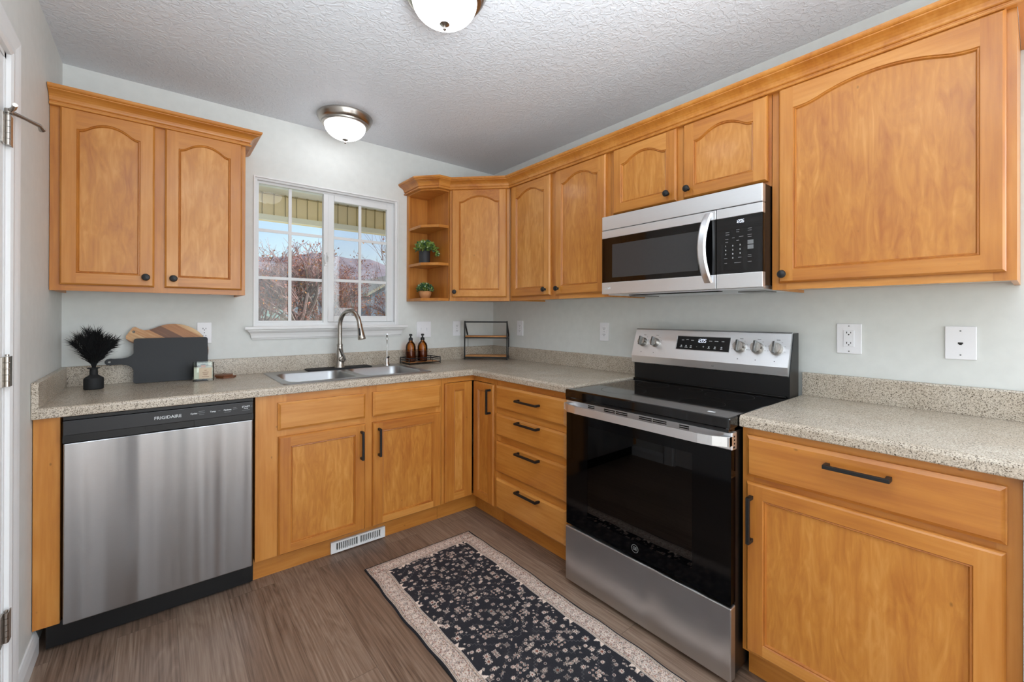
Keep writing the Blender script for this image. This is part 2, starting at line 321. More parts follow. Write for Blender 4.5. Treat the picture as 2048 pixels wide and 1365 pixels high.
# ---- left door with casing and hinges (frame of the left wall: x = world y, -y = into the room)
d=Thing('door_1',None,None,(0,0,0),'L'); d.e['kind']='structure'
b=MB()
def casing_prof(): return [(0,0),(0,-.010),(.012,-.014),(.03,-.013),(.05,-.017),(.066,-.019),(.076,-.017),(.078,0)]
cp=casing_prof()
def sweep_casing(b, path, prof, closed=False):  # path in (x,z), normals computed to the left; prof (offset out, y)
    n=len(path); v=[]
    for i,p in enumerate(path):
        P=Vector(p); d0=(P-Vector(path[i-1])).normalized() if i>0 else None; d1=(Vector(path[i+1])-P).normalized() if i<n-1 else None
        if d0 is None: nn=Vector((-d1.y,d1.x)); k=1
        elif d1 is None: nn=Vector((-d0.y,d0.x)); k=1
        else:
            n0=Vector((-d0.y,d0.x)); n1=Vector((-d1.y,d1.x)); nn=(n0+n1).normalized(); k=1/max(nn.dot(n0),.3)
        for o,y in prof: q=P+nn*o*k; v.append((q.x,y,q.y))
    m=len(prof); fs=[(i*m+j,i*m+j+1,(i+1)*m+j+1,(i+1)*m+j) for i in range(n-1) for j in range(m-1)]
    fs+=[tuple(range(m)),tuple(range((n-1)*m,n*m))[::-1]]
    b.add(v,fs)
sweep_casing(b,[(DY1+.004,0),(DY1+.004,DZ-.004),(DY0-.004,DZ-.004),(DY0-.004,0)],cp)
b.box(DY1,DY1+.02,0,.12,0,DZ); b.box(DY0-.02,DY0,0,.12,0,DZ); b.box(DY1,DY0,0,.12,DZ-.02,DZ)
d.part('door_casing',b,'white_paint')
b=MB(); x0,x1=DY1+.023,DY0-.023
b.box(x0,x1,.012,.04,.012,DZ-.023)
cols=[(x0+.11,x0+.345),(x1-.345,x1-.11)]; rows=[(.2,.78),(.9,1.52),(1.62,1.9)]
for zz0,zz1,xx0,xx1 in [(r[0],r[1],c[0],c[1]) for r in rows for c in cols]: pass
# stiles and rails stand proud of recessed raised panels
for xx0,xx1 in [(x0,cols[0][0]),(cols[0][1],cols[1][0]),(cols[1][1],x1)]: b.box(xx0,xx1,.002,.012,.012,DZ-.023)
for r0,r1 in [(.012,.2),(.78,.9),(1.52,1.62),(1.9,DZ-.023)]:
    for c in cols: b.box(c[0],c[1],.002,.012,r0,r1)
for r in rows:
    for c in cols:
        a0,a1,c0,c1=c[0]+.025,c[1]-.025,r[0]+.025,r[1]-.025
        v=[(a0,.012,c0),(a1,.012,c0),(a1,.012,c1),(a0,.012,c1),(a0+.02,.004,c0+.02),(a1-.02,.004,c0+.02),(a1-.02,.004,c1-.02),(a0+.02,.004,c1-.02)]
        b.add(v,[(4,5,6,7),(0,1,5,4),(1,2,6,5),(2,3,7,6),(3,0,4,7)])
dp=d.part('door_panel',b,'white_paint')
b=MB(); b.lathe([(0,-.006),(.03,-.006),(.032,.002),(.012,.004),(.012,-.035),(.026,-.045),(.03,-.058),(.022,-.07),(0,-.073)],(x0+.06,0,.95),'y')
d.part('door_knob',b,'nickel',dp)
for hz in (1.80,1.085,.33):
    b=MB(); hx=DY0-.022
    for k in range(5): b.lathe([(0,.0006),(.0062,.0006),(.0062,.0174),(0,.0174)],(hx,-.0075,hz-.045+k*.018),'z',14)
    b.box(hx-.034,hx+.0,-.0032,.002,hz-.045,hz+.045,bv=.0008); b.box(hx,hx+.026,-.0135,-.0105,hz-.045,hz+.045,bv=.0008)
    b.lathe([(0,0),(.0045,0),(.0045,.005),(0,.006)],(hx,-.0075,hz+.046),'z',10)
    h=d.part('hinge',b,'nickel',label='satin nickel door hinge')
    if hz>1.7:
        b=MB(); b.tube([(hx-.05,-.03,hz+.062),(hx-.02,-.022,hz+.06),(hx,-.0085,hz+.056),(hx+.04,-.035,hz+.055),(hx+.075,-.06,hz+.052),(hx+.09,-.064,hz+.044)],[.006,.006,.007,.005,.006,.009],10)
        b.lathe([(0,0),(.009,0),(.009,.012),(0,.012)],(hx,-.0085,hz+.05),'z',12)
        d.part('door_stop',b,'nickel',h,label='hinge pin door stop arm')
# ------------------------------------------------------------------ window
w=Thing('window_1',None,None,((WX0+WX1)/2,0,WZ0),'B'); w.e['kind']='structure'
b=MB()
def ring(b,x0,x1,z0,z1,t,y0,y1,bv=0,tb=None):
    tb=t if tb is None else tb
    b.box(x0,x0+t,y0,y1,z0,z1,bv=bv); b.box(x1-t,x1,y0,y1,z0,z1,bv=bv); b.box(x0+t,x1-t,y0,y1,z1-t,z1,bv=bv); b.box(x0+t,x1-t,y0,y1,z0,z0+tb,bv=bv)
ring(b,WX0,WX1,WZ0,WZ1,.014,.004,.10); ring(b,WX0+.004,WX1-.004,WZ0+.004,WZ1-.004,.022,.03,.09)
b.box(-1.356,-1.327,.012,.05,WZ0+.01,WZ1-.03,bv=.003)
w.part('window_frame',b,'vinyl')
b=MB(); ring(b,-1.327,-.885,1.212,2.045,.040,.022,.05,bv=.003); sash=w.part('sliding_sash',b,'vinyl')
b=MB()
for x in (-1.546,): b.box(x-.009,x+.009,.044,.052,1.215,2.04)
for z in (1.767,1.481): b.box(-1.728,-1.356,.0445,.0515,z-.009,z+.009)
w.part('window_muntins',b,'vinyl',label='white colonial grille of the left pane')
b=MB()
b.box(-1.122,-1.104,.034,.042,1.24,2.02)
for z in (1.767,1.487): b.box(-1.29,-.925,.0345,.0415,z-.009,z+.009)
w.part('window_muntins',b,'vinyl',sash,label='white colonial grille of the sliding sash')
b=MB(); b.box(-1.725,-1.35,.058,.062,1.21,2.05); w.part('window_pane',b,'pane')
b=MB(); b.box(-1.29,-.92,.046,.05,1.25,2.01); w.part('window_pane',b,'pane',sash)
b=MB(); b.box(-1.335,-.88,.078,.0785,1.215,2.045); w.part('insect_screen',b,'insect_screen')
b=MB(); b.tube([(-1.345,.008,1.585),(-1.352,-.006,1.60),(-1.355,-.008,1.62),(-1.348,-.002,1.64)],.005,8); b.box(-1.352,-1.334,.002,.014,1.575,1.65,bv=.002); b.tube([(-1.337,.006,1.6),(-1.334,-.012,1.63),(-1.337,.004,1.66)],.004,8)
w.part('window_latch',b,'vinyl')
# thin casing bead and the moulded stool with apron below
b=MB(); ring(b,WX0-.006,WX1+.006,WZ0-.008,WZ1+.006,.008,-.008,.0); b.box(WX1-.016,WX1,.0,.09,WZ0,WZ1); struct('trim_1',b,'white_paint')
b=MB(); pr=[(0,1.112),(-.012,1.112),(-.013,1.118),(-.018,1.121),(-.02,1.135),(-.024,1.148),(-.034,1.158),(-.038,1.163),(-.038,1.168),(-.050,1.170),(-.053,1.174),(-.053,1.184),(-.050,1.188),(0,1.188)]
def mold(b,pr,x0,x1,y0=0):   # moulding with mitred returns at both ends, profile (y,z)
    n=len(pr); v=[]
    for X,sg in ((x0,-1),(x1,1)): v+=[(X+sg*(-(p[0])) ,y0+p[0],p[1]) for p in pr]
    A=[(x0,y0,p[1]) for p in pr]; B2=[(x1,y0,p[1]) for p in pr]
    v=A+v[:n]+v[n:]+B2
    fs=[]
    for k in range(3):
        for i in range(n-1): fs.append((k*n+i,k*n+i+1,(k+1)*n+i+1,(k+1)*n+i))
    b.add(v,fs)
mold(b,pr,-1.785+.04,-.825-.045+.02); b.box(WX0,WX1,0,.03,1.18,1.1955)
struct('trim_2',b,'white_paint')
# ------------------------------------------------------------------ cabinet parts
rnd=random.Random(4)
def tn(): return rnd.uniform(-.5,.5)
def door_mb(x0,x1,z0,z1,yf,arch=0.0,stile=.05,railt=None,railb=.05,th=.019):
    b=MB(); yb=yf+th; c=.007
    O=[(x0,z0),(x1,z0),(x1,z1),(x0,z1)]; I=[(x0+c,z0+c),(x1-c,z0+c),(x1-c,z1-c),(x0+c,z1-c)]
    railt=railt if railt else stile
    tones=[tn()*.8 for _ in range(4)]   # bottom,right,top,left
    mats=[1,0,1,0]
    for i in range(4):
        j=(i+1)%4
        v=[(O[i][0],yb,O[i][1]),(O[j][0],yb,O[j][1]),(O[j][0],yf+.008,O[j][1]),(O[i][0],yf+.008,O[i][1]),
           ((O[i][0]*.6+I[i][0]*.4),yf+.004,(O[i][1]*.6+I[i][1]*.4)),((O[j][0]*.6+I[j][0]*.4),yf+.004,(O[j][1]*.6+I[j][1]*.4)),(I[j][0],yf,I[j][1]),(I[i][0],yf,I[i][1])]
        b.add(v,[(0,1,2,3),(3,2,5,4),(4,5,6,7)],mats[i],False,tones[i])
    b.add([(O[0][0],yb,O[0][1]),(O[1][0],yb,O[1][1]),(O[2][0],yb,O[2][1]),(O[3][0],yb,O[3][1])],[(0,3,2,1)],0)
    a0,a1=x0+stile,x1-stile; b0=z0+railb; zs=z1-railt-(.04 if arch else 0)+(.0 if arch else 0)
    if arch: zs=z1-.085
    n=24 if arch else 1
    def g(t):
        if not arch: return 0
        u=abs(2*t-1)
        return arch*(1-.60*(u/.62)**2) if u<.62 else arch*.40*(max(0,.95-u)/.33)**2
    top=[(a0+(a1-a0)*i/n, zs+g(i/n)) for i in range(n+1)]
    # frame faces
    def q(pts,mi,t): b.add([(p[0],yf,p[1]) for p in pts],[tuple(range(len(pts)))],mi,False,t)
    q([(I[0][0],I[0][1]),(a0,I[0][1]),(a0,I[3][1]),(I[0][0],I[3][1])],0,tones[3])
    q([(a1,I[0][1]),(I[1][0],I[0][1]),(I[1][0],I[3][1]),(a1,I[3][1])],0,tones[1])
    q([(a0,I[0][1]),(a1,I[0][1]),(a1,b0),(a0,b0)],1,tones[0])
    for i in range(n): q([top[i],top[i+1],(top[i+1][0],I[2][1]),(top[i][0],I[2][1])],1,tones[2])
    # bead: rings stepping into the opening
    def rg(ins,y): 
        k=[(a0+ins,y,b0+ins),(a1-ins,y,b0+ins)]
        for i in range(n,-1,-1):
            x=min(max(top[i][0],a0+ins),a1-ins); k.append((x,y,top[i][1]-ins))
        return k
    rings=[rg(0,yf),rg(.0025,yf+.0035),rg(.006,yf+.0025),rg(.0095,yf+.009)]
    m=len(rings[0]); v=sum(rings,[]); fs=[]
    for r in range(3):
        for i in range(m): fs.append((r*m+i,r*m+(i+1)%m,(r+1)*m+(i+1)%m,(r+1)*m+i))
    b.add(v,fs,0,False,-.45)
    pr=rings[3]; tp=tn()*.6
    bl,br_=pr[0],pr[1]; tops=pr[2:][::-1]
    for i in range(len(tops)-1):
        b.add([(tops[i][0],tops[i][1],bl[2]),(tops[i+1][0],tops[i+1][1],bl[2]),tops[i+1],tops[i]],[(0,1,2,3)],2,False,tp)
    return b
WM=['maple_v','maple_h','maple_panel']
def drawer_mb(x0,x1,z0,z1,yf,th=.019):
    b=MB(); yb=yf+th; c=.011; t=tn()*.7
    v=[(x0,yb,z0),(x1,yb,z0),(x1,yb,z1),(x0,yb,z1),(x0,yf+.008,z0),(x1,yf+.008,z0),(x1,yf+.008,z1),(x0,yf+.008,z1)]
    o=.003; v+=[(x0+o,yf+.0065,z0+o),(x1-o,yf+.0065,z0+o),(x1-o,yf+.0065,z1-o),(x0+o,yf+.0065,z1-o),(x0+c,yf,z0+c),(x1-c,yf,z0+c),(x1-c,yf,z1-c),(x0+c,yf,z1-c)]
    fs=[(3,2,1,0)]
    for r in (0,4,8):
        for i in range(4): fs.append((r+i,r+(i+1)%4,r+4+(i+1)%4,r+4+i))
    fs.append((12,13,14,15)); return b.add(v,fs,0,False,t)
def knob_mb(x,z,yf):
    b=MB(); b.lathe([(0,0),(.008,0),(.0065,-.004),(.005,-.010),(.008,-.014),(.0145,-.018),(.0155,-.022),(.013,-.027),(.006,-.0295),(0,-.030)],(x,yf,z),'y',24); return b
def pull_mb(x,z,L,yf,vert=False,t=.0055,out=.030):
    b=MB(); h=L/2
    if vert:
        b.box(x-t,x+t,yf-out-t,yf-out+t,z-h,z+h,bv=.0012); 
        for s in(-1,1): b.box(x-t*1.1,x+t*1.1,yf-out,yf,z+s*(h-.006)-.006,z+s*(h-.006)+.006,bv=.001)
    else:
        b.box(x-h,x+h,yf-out-t,yf-out+t,z-t,z+t,bv=.0012)
        for s in(-1,1): b.box(x+s*(h-.006)-.006,x+s*(h-.006)+.006,yf-out,yf,z-t*1.1,z+t*1.1,bv=.001)
    return b
def carcass(T,x0,x1,z0,z1,depth,stiles,rails,toe=False,bottom_mat='melamine',recess=.012,sides=(1,1),hollow_top=False):
    """side panels, bottom, back and top, then the face frame with its stiles (x pairs) and rails (z pairs)"""
    yf=-depth+.019; b=MB(); t=.014; e=.0007
    b.box(x0+e,x0+t,yf,-.002,z0,z1,0,tone=.1); b.box(x1-t,x1-e,yf,-.002,z0,z1,0,tone=.1)
    if not hollow_top: b.box(x0+t,x1-t,yf,-.002,z1-t,z1,1)
    b.box(x0+t,x1-t,-.012,-.002,z0+recess,z1-(0 if hollow_top else t),0)
    b.box(x0+t,x1-t,yf,-.012,z0+recess,z0+recess+.012,2)
    T.part('carcass',b,['maple_v','maple_h',bottom_mat])
    b=MB()
    for s0,s1 in stiles: b.box(s0+(e if s0==x0 else 0),s1-(e if s1==x1 else 0),-depth,yf,z0,z1,0,tone=tn()*.6)
    ss=sorted(stiles)
    for r0,r1 in rails:
        for k in range(len(ss)-1): b.box(ss[k][1],ss[k+1][0],-depth+.0003,yf,r0,r1,1,tone=tn()*.6)
    T.part('face_frame',b,['maple_v','maple_h'])
    if toe:
        b=MB(); b.box(x0+e,x1-e,-.560,-.545,.0,.105,0); T.part('toe_kick',b,'maple_h')
def crown(b,path,prof=None):
    """sweep the crown profile (out, z) along a plan path; the outside is on the right of the walking direction"""
    prof=prof or [(.0005,2.124),(.0215,2.124),(.0235,2.127),(.0235,2.1315),(.0215,2.134),(.0150,2.1355),(.0150,2.1405),(.019,2.1415),(.0215,2.1445),(.0225,2.1500),(.026,2.158),(.033,2.1655),(.043,2.1715),(.053,2.1755),(.056,2.1765),(.056,2.1805),(.060,2.1815),(.064,2.1850),(.066,2.189),(.066,2.196),(.0005,2.196)]
    n=len(path); v=[]; m=len(prof)
    for i,p in enumerate(path):
        P=Vector(p); d0=(P-Vector(path[i-1])).normalized() if i>0 else None; d1=(Vector(path[i+1])-P).normalized() if i<n-1 else None
        R=lambda d:Vector((d.y,-d.x))
        if d0 is None: nn=R(d1);k=1
        elif d1 is None: nn=R(d0);k=1
        else: nn=(R(d0)+R(d1)).normalized(); k=1/nn.dot(R(d0))
        for o,z in prof: q=P+nn*o*k; v.append((q.x,q.y,z))
    for i in range(n-1):
        b.add([*v[i*m:(i+2)*m]],[(j,j+1,m+j+1,m+j) for j in range(m-1)]+[(m-1,0,m,2*m-1)],0,False,tn()*.3)
    b.add(v[:m],[tuple(range(m))]); b.add(v[-m:],[tuple(range(m))[::-1]])
ZU,ZT,DZ0,DZ1,UF=1.357,2.134,1.382,2.128,-.335
# left wall cabinet
T=Thing('wall_cabinet','maple wall cabinet with two arched doors left of the window','cabinet',(-2.532,0,ZU),'B')
carcass(T,-2.532,-1.833,ZU,ZT,.316,[(-2.532,-2.485),(-2.21,-2.145),(-1.868,-1.833)],[(ZU,ZU+.035),(ZT-.035,ZT)])
for x0,x1,kx in ((-2.501,-2.195,-2.225),(-2.158,-1.85,-2.126)):
    o=T.part('door',door_mb(x0,x1,DZ0,DZ1,UF,.040),WM); T.part('knob',knob_mb(kx,1.425,UF),'black_metal',o)
b=MB(); crown(b,[(-2.531,-.316),(-1.833,-.316),(-1.833,-.001)]); T.part('crown_moulding',b,'maple_h')
# open corner-end shelf
T=Thing('open_shelf','open angled maple end shelf with four shelves right of the window','shelf',(-.785,0,ZU),'B')
sp=[(-.624,-.012),(-.772,-.012),(-.785,-.03),(-.785,-.215),(-.700,-.3155),(-.624,-.3155)]
b=MB(); b.box(-.785,-.624,-.012,-.001,ZU,ZT); b.box(-.785,-.773,-.032,-.012,ZU,ZT,tone=.2)
T.part('back_panel',b,'maple_v')
b=MB(); b.box(-.6235,-.616,-.3155,-.001,ZU,ZT,tone=-.2); T.part('side_panel',b,'maple_v')
for z0,z1 in ((ZU,ZU+.018),(1.602,1.620),(1.862,1.880),(2.114,2.132)):
    b=MB(); b.prism(sp,'z',z0,z1,0,tn()*.4); T.part('shelf',b,'maple_h')
# diagonal corner wall cabinet
T=Thing('corner_wall_cabinet','diagonal corner maple wall cabinet with one arched door','cabinet',(-.465,-.465,ZU),'Z')
b=MB(); pl=[(-.615,-.002),(-.615,-.300),(-.602,-.314),(-.314,-.602),(-.300,-.615),(-.002,-.615),(-.002,-.002)]
b.prism(pl,'z',ZU+.012,ZT-.001,0); T.part('carcass',b,'maple_v')
b=MB()  # face frame on the diagonal: work in s (along) and n (out)
r2=math.sqrt(.5)
def diag(mb): # local x = s, local y = -outwards ; place so that y=0 is the line x+y=-.926
    mt=Matrix.Translation((-.463,-.463,0))@Matrix.Rotation(-PI/4,4,'Z'); return mb.xf(mt)
hs=.2085
b.box(-hs,-.165,-.019,0,ZU,ZT,0,tone=-.1); b.box(.165,hs,-.019,0,ZU,ZT,0,tone=.2); b.box(-.165,.165,-.019,0,ZU,ZU+.035,1); b.box(-.165,.165,-.019,0,ZT-.035,ZT,1)
b.v=[(v[0],v[1]+.012,v[2]) for v in b.v]
T.part('face_frame',diag(b),['maple_v','maple_h'])
dm=door_mb(-.190,.190,DZ0,DZ1-.003,-.0265,.040); o=T.part('door',diag(dm),WM)
T.part('knob',diag(knob_mb(-.168,1.418,-.0265)),'black_metal',o)
# right wall: local x = distance from the corner
T=Thing('wall_cabinet','tall two door arched maple wall cabinet between corner cabinet and microwave','cabinet',(.620,0,ZU),'R')
carcass(T,.620,1.468,ZU,ZT,.316,[(.620,.672),(1.003,1.085),(1.42,1.468)],[(ZU,ZU+.035),(ZT-.035,ZT)])
for x0,x1,kx in ((.646,1.020,.982),(1.066,1.443,1.092)):
    o=T.part('door',door_mb(x0,x1,DZ0,DZ1-.004,UF,.040),WM); T.part('knob',knob_mb(kx,1.418,UF),'black_metal',o)
T=Thing('wall_cabinet','short maple wall cabinet with two small arched doors above the microwave','cabinet',(1.469,0,1.765),'R')
carcass(T,1.469,2.249,1.766,ZT,.316,[(1.469,1.515),(1.83,1.905),(2.215,2.249)],[(1.766,1.80),(ZT-.035,ZT)])
for x0,x1,kx in ((1.493,1.852,1.812),(1.886,2.237,1.912)):
    o=T.part('door',door_mb(x0,x1,1.787,DZ1-.004,UF,.040),WM); T.part('knob',knob_mb(kx,1.826,UF),'black_metal',o)
T=Thing('wall_cabinet','wide maple wall cabinet with a single large arched door right of the microwave','cabinet',(2.25,0,ZU),'R')
carcass(T,2.25,2.876,ZU,ZT,.316,[(2.25,2.30),(2.83,2.876)],[(ZU,ZU+.035),(ZT-.035,ZT)])
o=T.part('door',door_mb(2.277,2.856,DZ0,DZ1-.002,UF,.042),WM); T.part('knob',knob_mb(2.296,1.414,UF),'black_metal',o)
b=MB(); crown(b,[(-.785,-.001),(-.785,-.215),(-.700,-.316),(-.616,-.316),(-.316,-.616),(-.316,-2.876),(-.001,-2.876)])
single('crown_moulding',b,'maple_h','long maple crown moulding running over the shelf, corner and right wall cabinets','moulding',(-.316,-.616,2.122))
# ------------------------------------------------------------------ base cabinets
ZB0,ZB1=.105,.874
T=Thing('filler_panel','narrow maple filler panel between left wall and dishwasher','panel',(-2.531,-.61,.105),'B')
b=MB(); b.box(-2.531,-2.461,-.61,-.591,.105,.873,0,bv=.0015); b.box(-2.475,-2.461,-.591,-.4,.105,.873,0)
T.part('panel',b,'maple_v')
T=Thing('base_cabinet','maple sink base cabinet with two doors and two false drawer fronts under the sink','cabinet',(-1.831,0,0),'B')
carcass(T,-1.831,-.846,ZB0,ZB1,.61,[(-1.831,-1.70),(-1.345,-1.25),(-.885,-.846)],[(ZB0,ZB0+.03),(.665,.712),(.83,ZB1)],toe=True,hollow_top=True)
for x0,x1 in ((-1.738,-1.318),(-1.276,-.860)): T.part('false_drawer_front',drawer_mb(x0,x1,.704,.836,-.629),'maple_h')
for x0,x1,kx in ((-1.736,-1.318,-1.342),(-1.277,-.858,-1.246)):
    o=T.part('door',door_mb(x0,x1,.108,.673,-.629,0,.053,.05,.042),WM); T.part('pull_handle',pull_mb(kx,.565,.150,-.629,True),'black_metal',o)
T=Thing('corner_base_cabinet','L-shaped maple corner base cabinet with two narrow folding doors','cabinet',(-.61,-.61,0),'Z')
b=MB(); b.box(-.845,-.831,-.591,-.02,ZB0,ZB1); b.box(-.591,-.02,-.859,-.847,ZB0,ZB1); b.prism([(-.831,-.02),(-.831,-.585),(-.585,-.585),(-.585,-.847),(-.02,-.847),(-.02,-.02)],'z',ZB0,ZB0+.014)
T.part('carcass',b,'maple_v')
b=MB(); b.box(-.845,-.80,-.61,-.591,ZB0,ZB1,0); b.box(-.61,-.591,-.859,-.82,ZB0,ZB1,0)
b.box(-.80,-.591,-.6097,-.591,.842,ZB1,1); b.box(-.6097,-.591,-.82,-.61,.842,ZB1,1); b.box(-.80,-.591,-.6097,-.591,ZB0,.118,1); b.box(-.6097,-.591,-.82,-.61,ZB0,.118,1)
T.part('face_frame',b,['maple_v','maple_h'])
b=MB(); b.box(-.845,-.545,-.560,-.545,0,.105); b.box(-.560,-.545,-.859,-.56,0,.105); T.part('toe_kick',b,'maple_h')
T.part('door',door_mb(-.828,-.6302,.112,.840,-.629,0,.062,.045,.048),WM)
dm=door_mb(.6302,.842,.112,.840,-.629,0,.05,.045,.048).xf(Matrix.Rotation(-PI/2,4,'Z')); o=T.part('door',dm,WM)
T.part('pull_handle',pull_mb(.815,.737,.150,-.629,True).xf(Matrix.Rotation(-PI/2,4,'Z')),'black_metal',o)
T=Thing('drawer_base_cabinet','maple base cabinet with a stack of four drawers left of the range','cabinet',(.860,0,0),'R')
carcass(T,.860,1.4995,ZB0,ZB1,.61,[(.860,.895),(1.43,1.4995)],[(ZB0,.13),(.29,.33),(.507,.545),(.67,.71),(.83,ZB1)],toe=True)
for z0,z1,hz in ((.706,.841,.782),(.546,.673,.658),(.331,.511,.490),(.116,.293,.277)):
    o=T.part('drawer',drawer_mb(.868,1.438,z0,z1,-.629),'maple_h'); T.part('pull_handle',pull_mb(1.166,hz,.178,-.629),'black_metal',o)
T=Thing('base_cabinet','maple base cabinet with one wide drawer over one wide door right of the range','cabinet',(2.264,0,0),'R')
carcass(T,2.264,2.892,ZB0,ZB1,.61,[(2.264,2.30),(2.85,2.892)],[(ZB0,.13),(.68,.72),(.83,ZB1)],toe=True)
o=T.part('drawer',drawer_mb(2.281,2.868,.711,.850,-.629),'maple_h'); T.part('pull_handle',pull_mb(2.585,.824-.014,.153,-.629),'black_metal',o)
o=T.part('door',door_mb(2.281,2.866,.118,.692,-.629,0,.053,.05,.042),WM); T.part('pull_handle',pull_mb(2.300,.572,.155,-.629,True),'black_metal',o)
# ------------------------------------------------------------------ countertops
ZK=.914
def front_prof(): # (distance from front edge, z)
    return [(.035,.876),(.002,.876),(0,.879),(0,.902),(.0025,.9085),(.0065,.9125),(.012,.914),(.035,.914)]
T=Thing('countertop','speckled grey beige L-shaped laminate countertop with the double sink','countertop',(-.6,-.6,.876),'Z')
b=MB(); HX0,HX1,HY0,HY1=-1.690,-.905,-.567,-.055
for r in ((XL+.001,HX0,-.6,-.001),(HX1,-.6,-.6,-.001),(HX0,HX1,-.6,HY0),(HX0,HX1,HY1,-.001),(-.6,-.001,-1.497,-.001)):
    b.box(r[0],r[1],r[2],r[3],.876,ZK)
fp=front_prof(); m=len(fp)
v=[(XL+.001,-.635+q,z) for q,z in fp]+[(-.635+q,-.635+q,z) for q,z in fp]+[(-.635+q,-1.497,z) for q,z in fp]
b.add(v,[(i,i+1,m+i+1,m+i) for i in range(m-1)]+[(m+i,m+i+1,2*m+i+1,2*m+i) for i in range(m-1)]+[tuple(range(m)),tuple(range(2*m,3*m))[::-1]])
T.part('worktop',b,'laminate')
b=MB()
def bs(b,x0,x1,side,zt=1.008):
    pr=[(-.001,.9145),(-.02,.9145),(-.02,zt-.006),(-.018,zt-.001),(-.014,zt),(-.001,zt)]
    if side=='B': b.prism(pr,'x',x0,x1)
    else: b.prism(pr,'y',x0,x1)
bs(b,XL+.02,-.001,'B'); bs(b,-.02,-1.485,'R')
T.part('backsplash',b,'laminate')
b=MB(); b.box(XL+.001,XL+.02,-.636,-.001,.876,1.008,bv=.002); T.part('side_splash',b,'laminate')
b=MB(); b.box(-.634,-.03,-1.5005,-1.4965,.878,.921,bv=.001); T.part('end_cap',b,'laminate')
T=Thing('countertop','short speckled grey beige laminate countertop right of the range','countertop',(-.6,-2.258,.876),'Z')
b=MB(); b.box(-.6,-.001,-3.02,-2.263,.876,ZK)
v=[(-.635+q,-2.263,z) for q,z in fp]+[(-.635+q,-3.02,z) for q,z in fp]
b.add(v,[(i,i+1,m+i+1,m+i) for i in range(m-1)]+[tuple(range(m)),tuple(range(m,2*m))[::-1]]); T.part('worktop',b,'laminate')
b=MB(); bs(b,-2.263,-3.02,'R',1.012); T.part('backsplash',b,'laminate')
# ------------------------------------------------------------------ sink
T=Thing('sink','drop-in double bowl stainless steel sink in the countertop','sink',(-1.3,-.31,ZK),'Z')
def rrect(x0,x1,y0,y1,r,n=6):
    p=[]
    for cx,cy,a in ((x1-r,y1-r,0),(x0+r,y1-r,90),(x0+r,y0+r,180),(x1-r,y0+r,270)):
        for k in range(n+1):
            t=math.radians(a+90*k/n); p.append((cx+r*math.cos(t),cy+r*math.sin(t)))
    return p
# deck with two holes: built with a filled edge loop
def holed(outer,holes,z,mi=0):
    bm=bmesh.new(); eds=[]
    for lp in [outer]+holes:
        vs=[bm.verts.new((p[0],p[1],z)) for p in lp]
        for i in range(len(vs)): eds.append(bm.edges.new((vs[i],vs[(i+1)%len(vs)])))
    bmesh.ops.triangle_fill(bm,use_beauty=True,edges=eds); 
    bmesh.ops.recalc_face_normals(bm,faces=bm.faces)
    for f in bm.faces:
        if f.normal.z<0: f.normal_flip()
    return bm
SO=rrect(-1.708,-.888,-.583,-.045,.02); B1=rrect(-1.672,-1.322,-.545,-.165,.06); B2=rrect(-1.282,-.932,-.545,-.165,.06)
b=MB(); b.bm(holed(rrect(-1.704,-.892,-.579,-.049,.02),[B1,B2],ZK+.0045))
nO=len(SO); a=[(p[0],p[1],ZK+.0006) for p in SO]; c=[(p[0],p[1],ZK+.0045) for p in rrect(-1.704,-.892,-.579,-.049,.02)]
b.add(a+c,[(i,(i+1)%nO,nO+(i+1)%nO,nO+i) for i in range(nO)])
T.part('sink_deck',b,'steel_sink')
for (x0,x1),B in (((-1.672,-1.322),B1),((-1.282,-.932),B2)):
    b=MB(); y0,y1=-.545,-.165; rings=[]
    for ins,z,r in ((0,ZK+.0045,.06),(.004,ZK-.001,.058),(.012,ZK-.10,.05),(.02,ZK-.150,.045),(.045,ZK-.170,.035)):
        rings.append([(p[0],p[1],z) for p in rrect(x0+ins,x1-ins,y0+ins,y1-ins,r)])
    n=len(rings[0]); v=sum(rings,[]); fs=[(k*n+i,(k+1)*n+i,(k+1)*n+(i+1)%n,k*n+(i+1)%n) for k in range(4) for i in range(n)]
    fs.append(tuple(range(4*n,5*n))); b.add(v,fs,0,True); bw=T.part('basin',b,'steel_sink')
    b=MB(); cx=(x0+x1)/2; b.lathe([(0,.001),(.035,.001),(.044,.004),(.05,.0015),(.05,.0)],(cx,-.33,ZK-.170),'z',24); T.part('drain',b,'chrome',bw)
# ------------------------------------------------------------------ faucet
T=Thing('faucet','brushed nickel gooseneck pull-down kitchen faucet behind the sink','faucet',(-1.285,-.10,.919),'Z')
fx,fy=-1.288,-.10
b=MB(); b.lathe([(0,0),(.031,0),(.031,.003),(.027,.012),(.026,.05),(.0235,.09),(.019,.12),(.0175,.132),(.0185,.133),(.0185,.146),(.0155,.148),(.0155,.15)],(fx,fy,.925),'z',28)
T.part('faucet_body',b,'nickel')
b=MB(); R=.098; pts=[(fx,fy,1.07),(fx,fy,1.12),(fx,fy,1.185)]
dx,dy=.30,-.954
for k in range(1,15):
    a=PI-PI*.955*k/14; pts.append((fx+dx*(R+R*math.cos(a)),fy+dy*(R+R*math.cos(a)),1.185+R*math.sin(a)))
b.tube(pts,.0135,16); T.part('spout',b,'nickel')
e=Vector(pts[-1]); dirv=(Vector(pts[-1])-Vector(pts[-2])).normalized()
b=MB(); hp=[e+dirv*t for t in (-.004,.0,.018,.022,.05,.088,.092)]; b.tube(hp,[.0142,.0150,.0155,.0165,.0185,.0235,.0215],20); hd=T.part('spray_head',b,'nickel')
b=MB(); side=Vector((-.632,-.775,0)); c0=e+dirv*.045+side*.0162
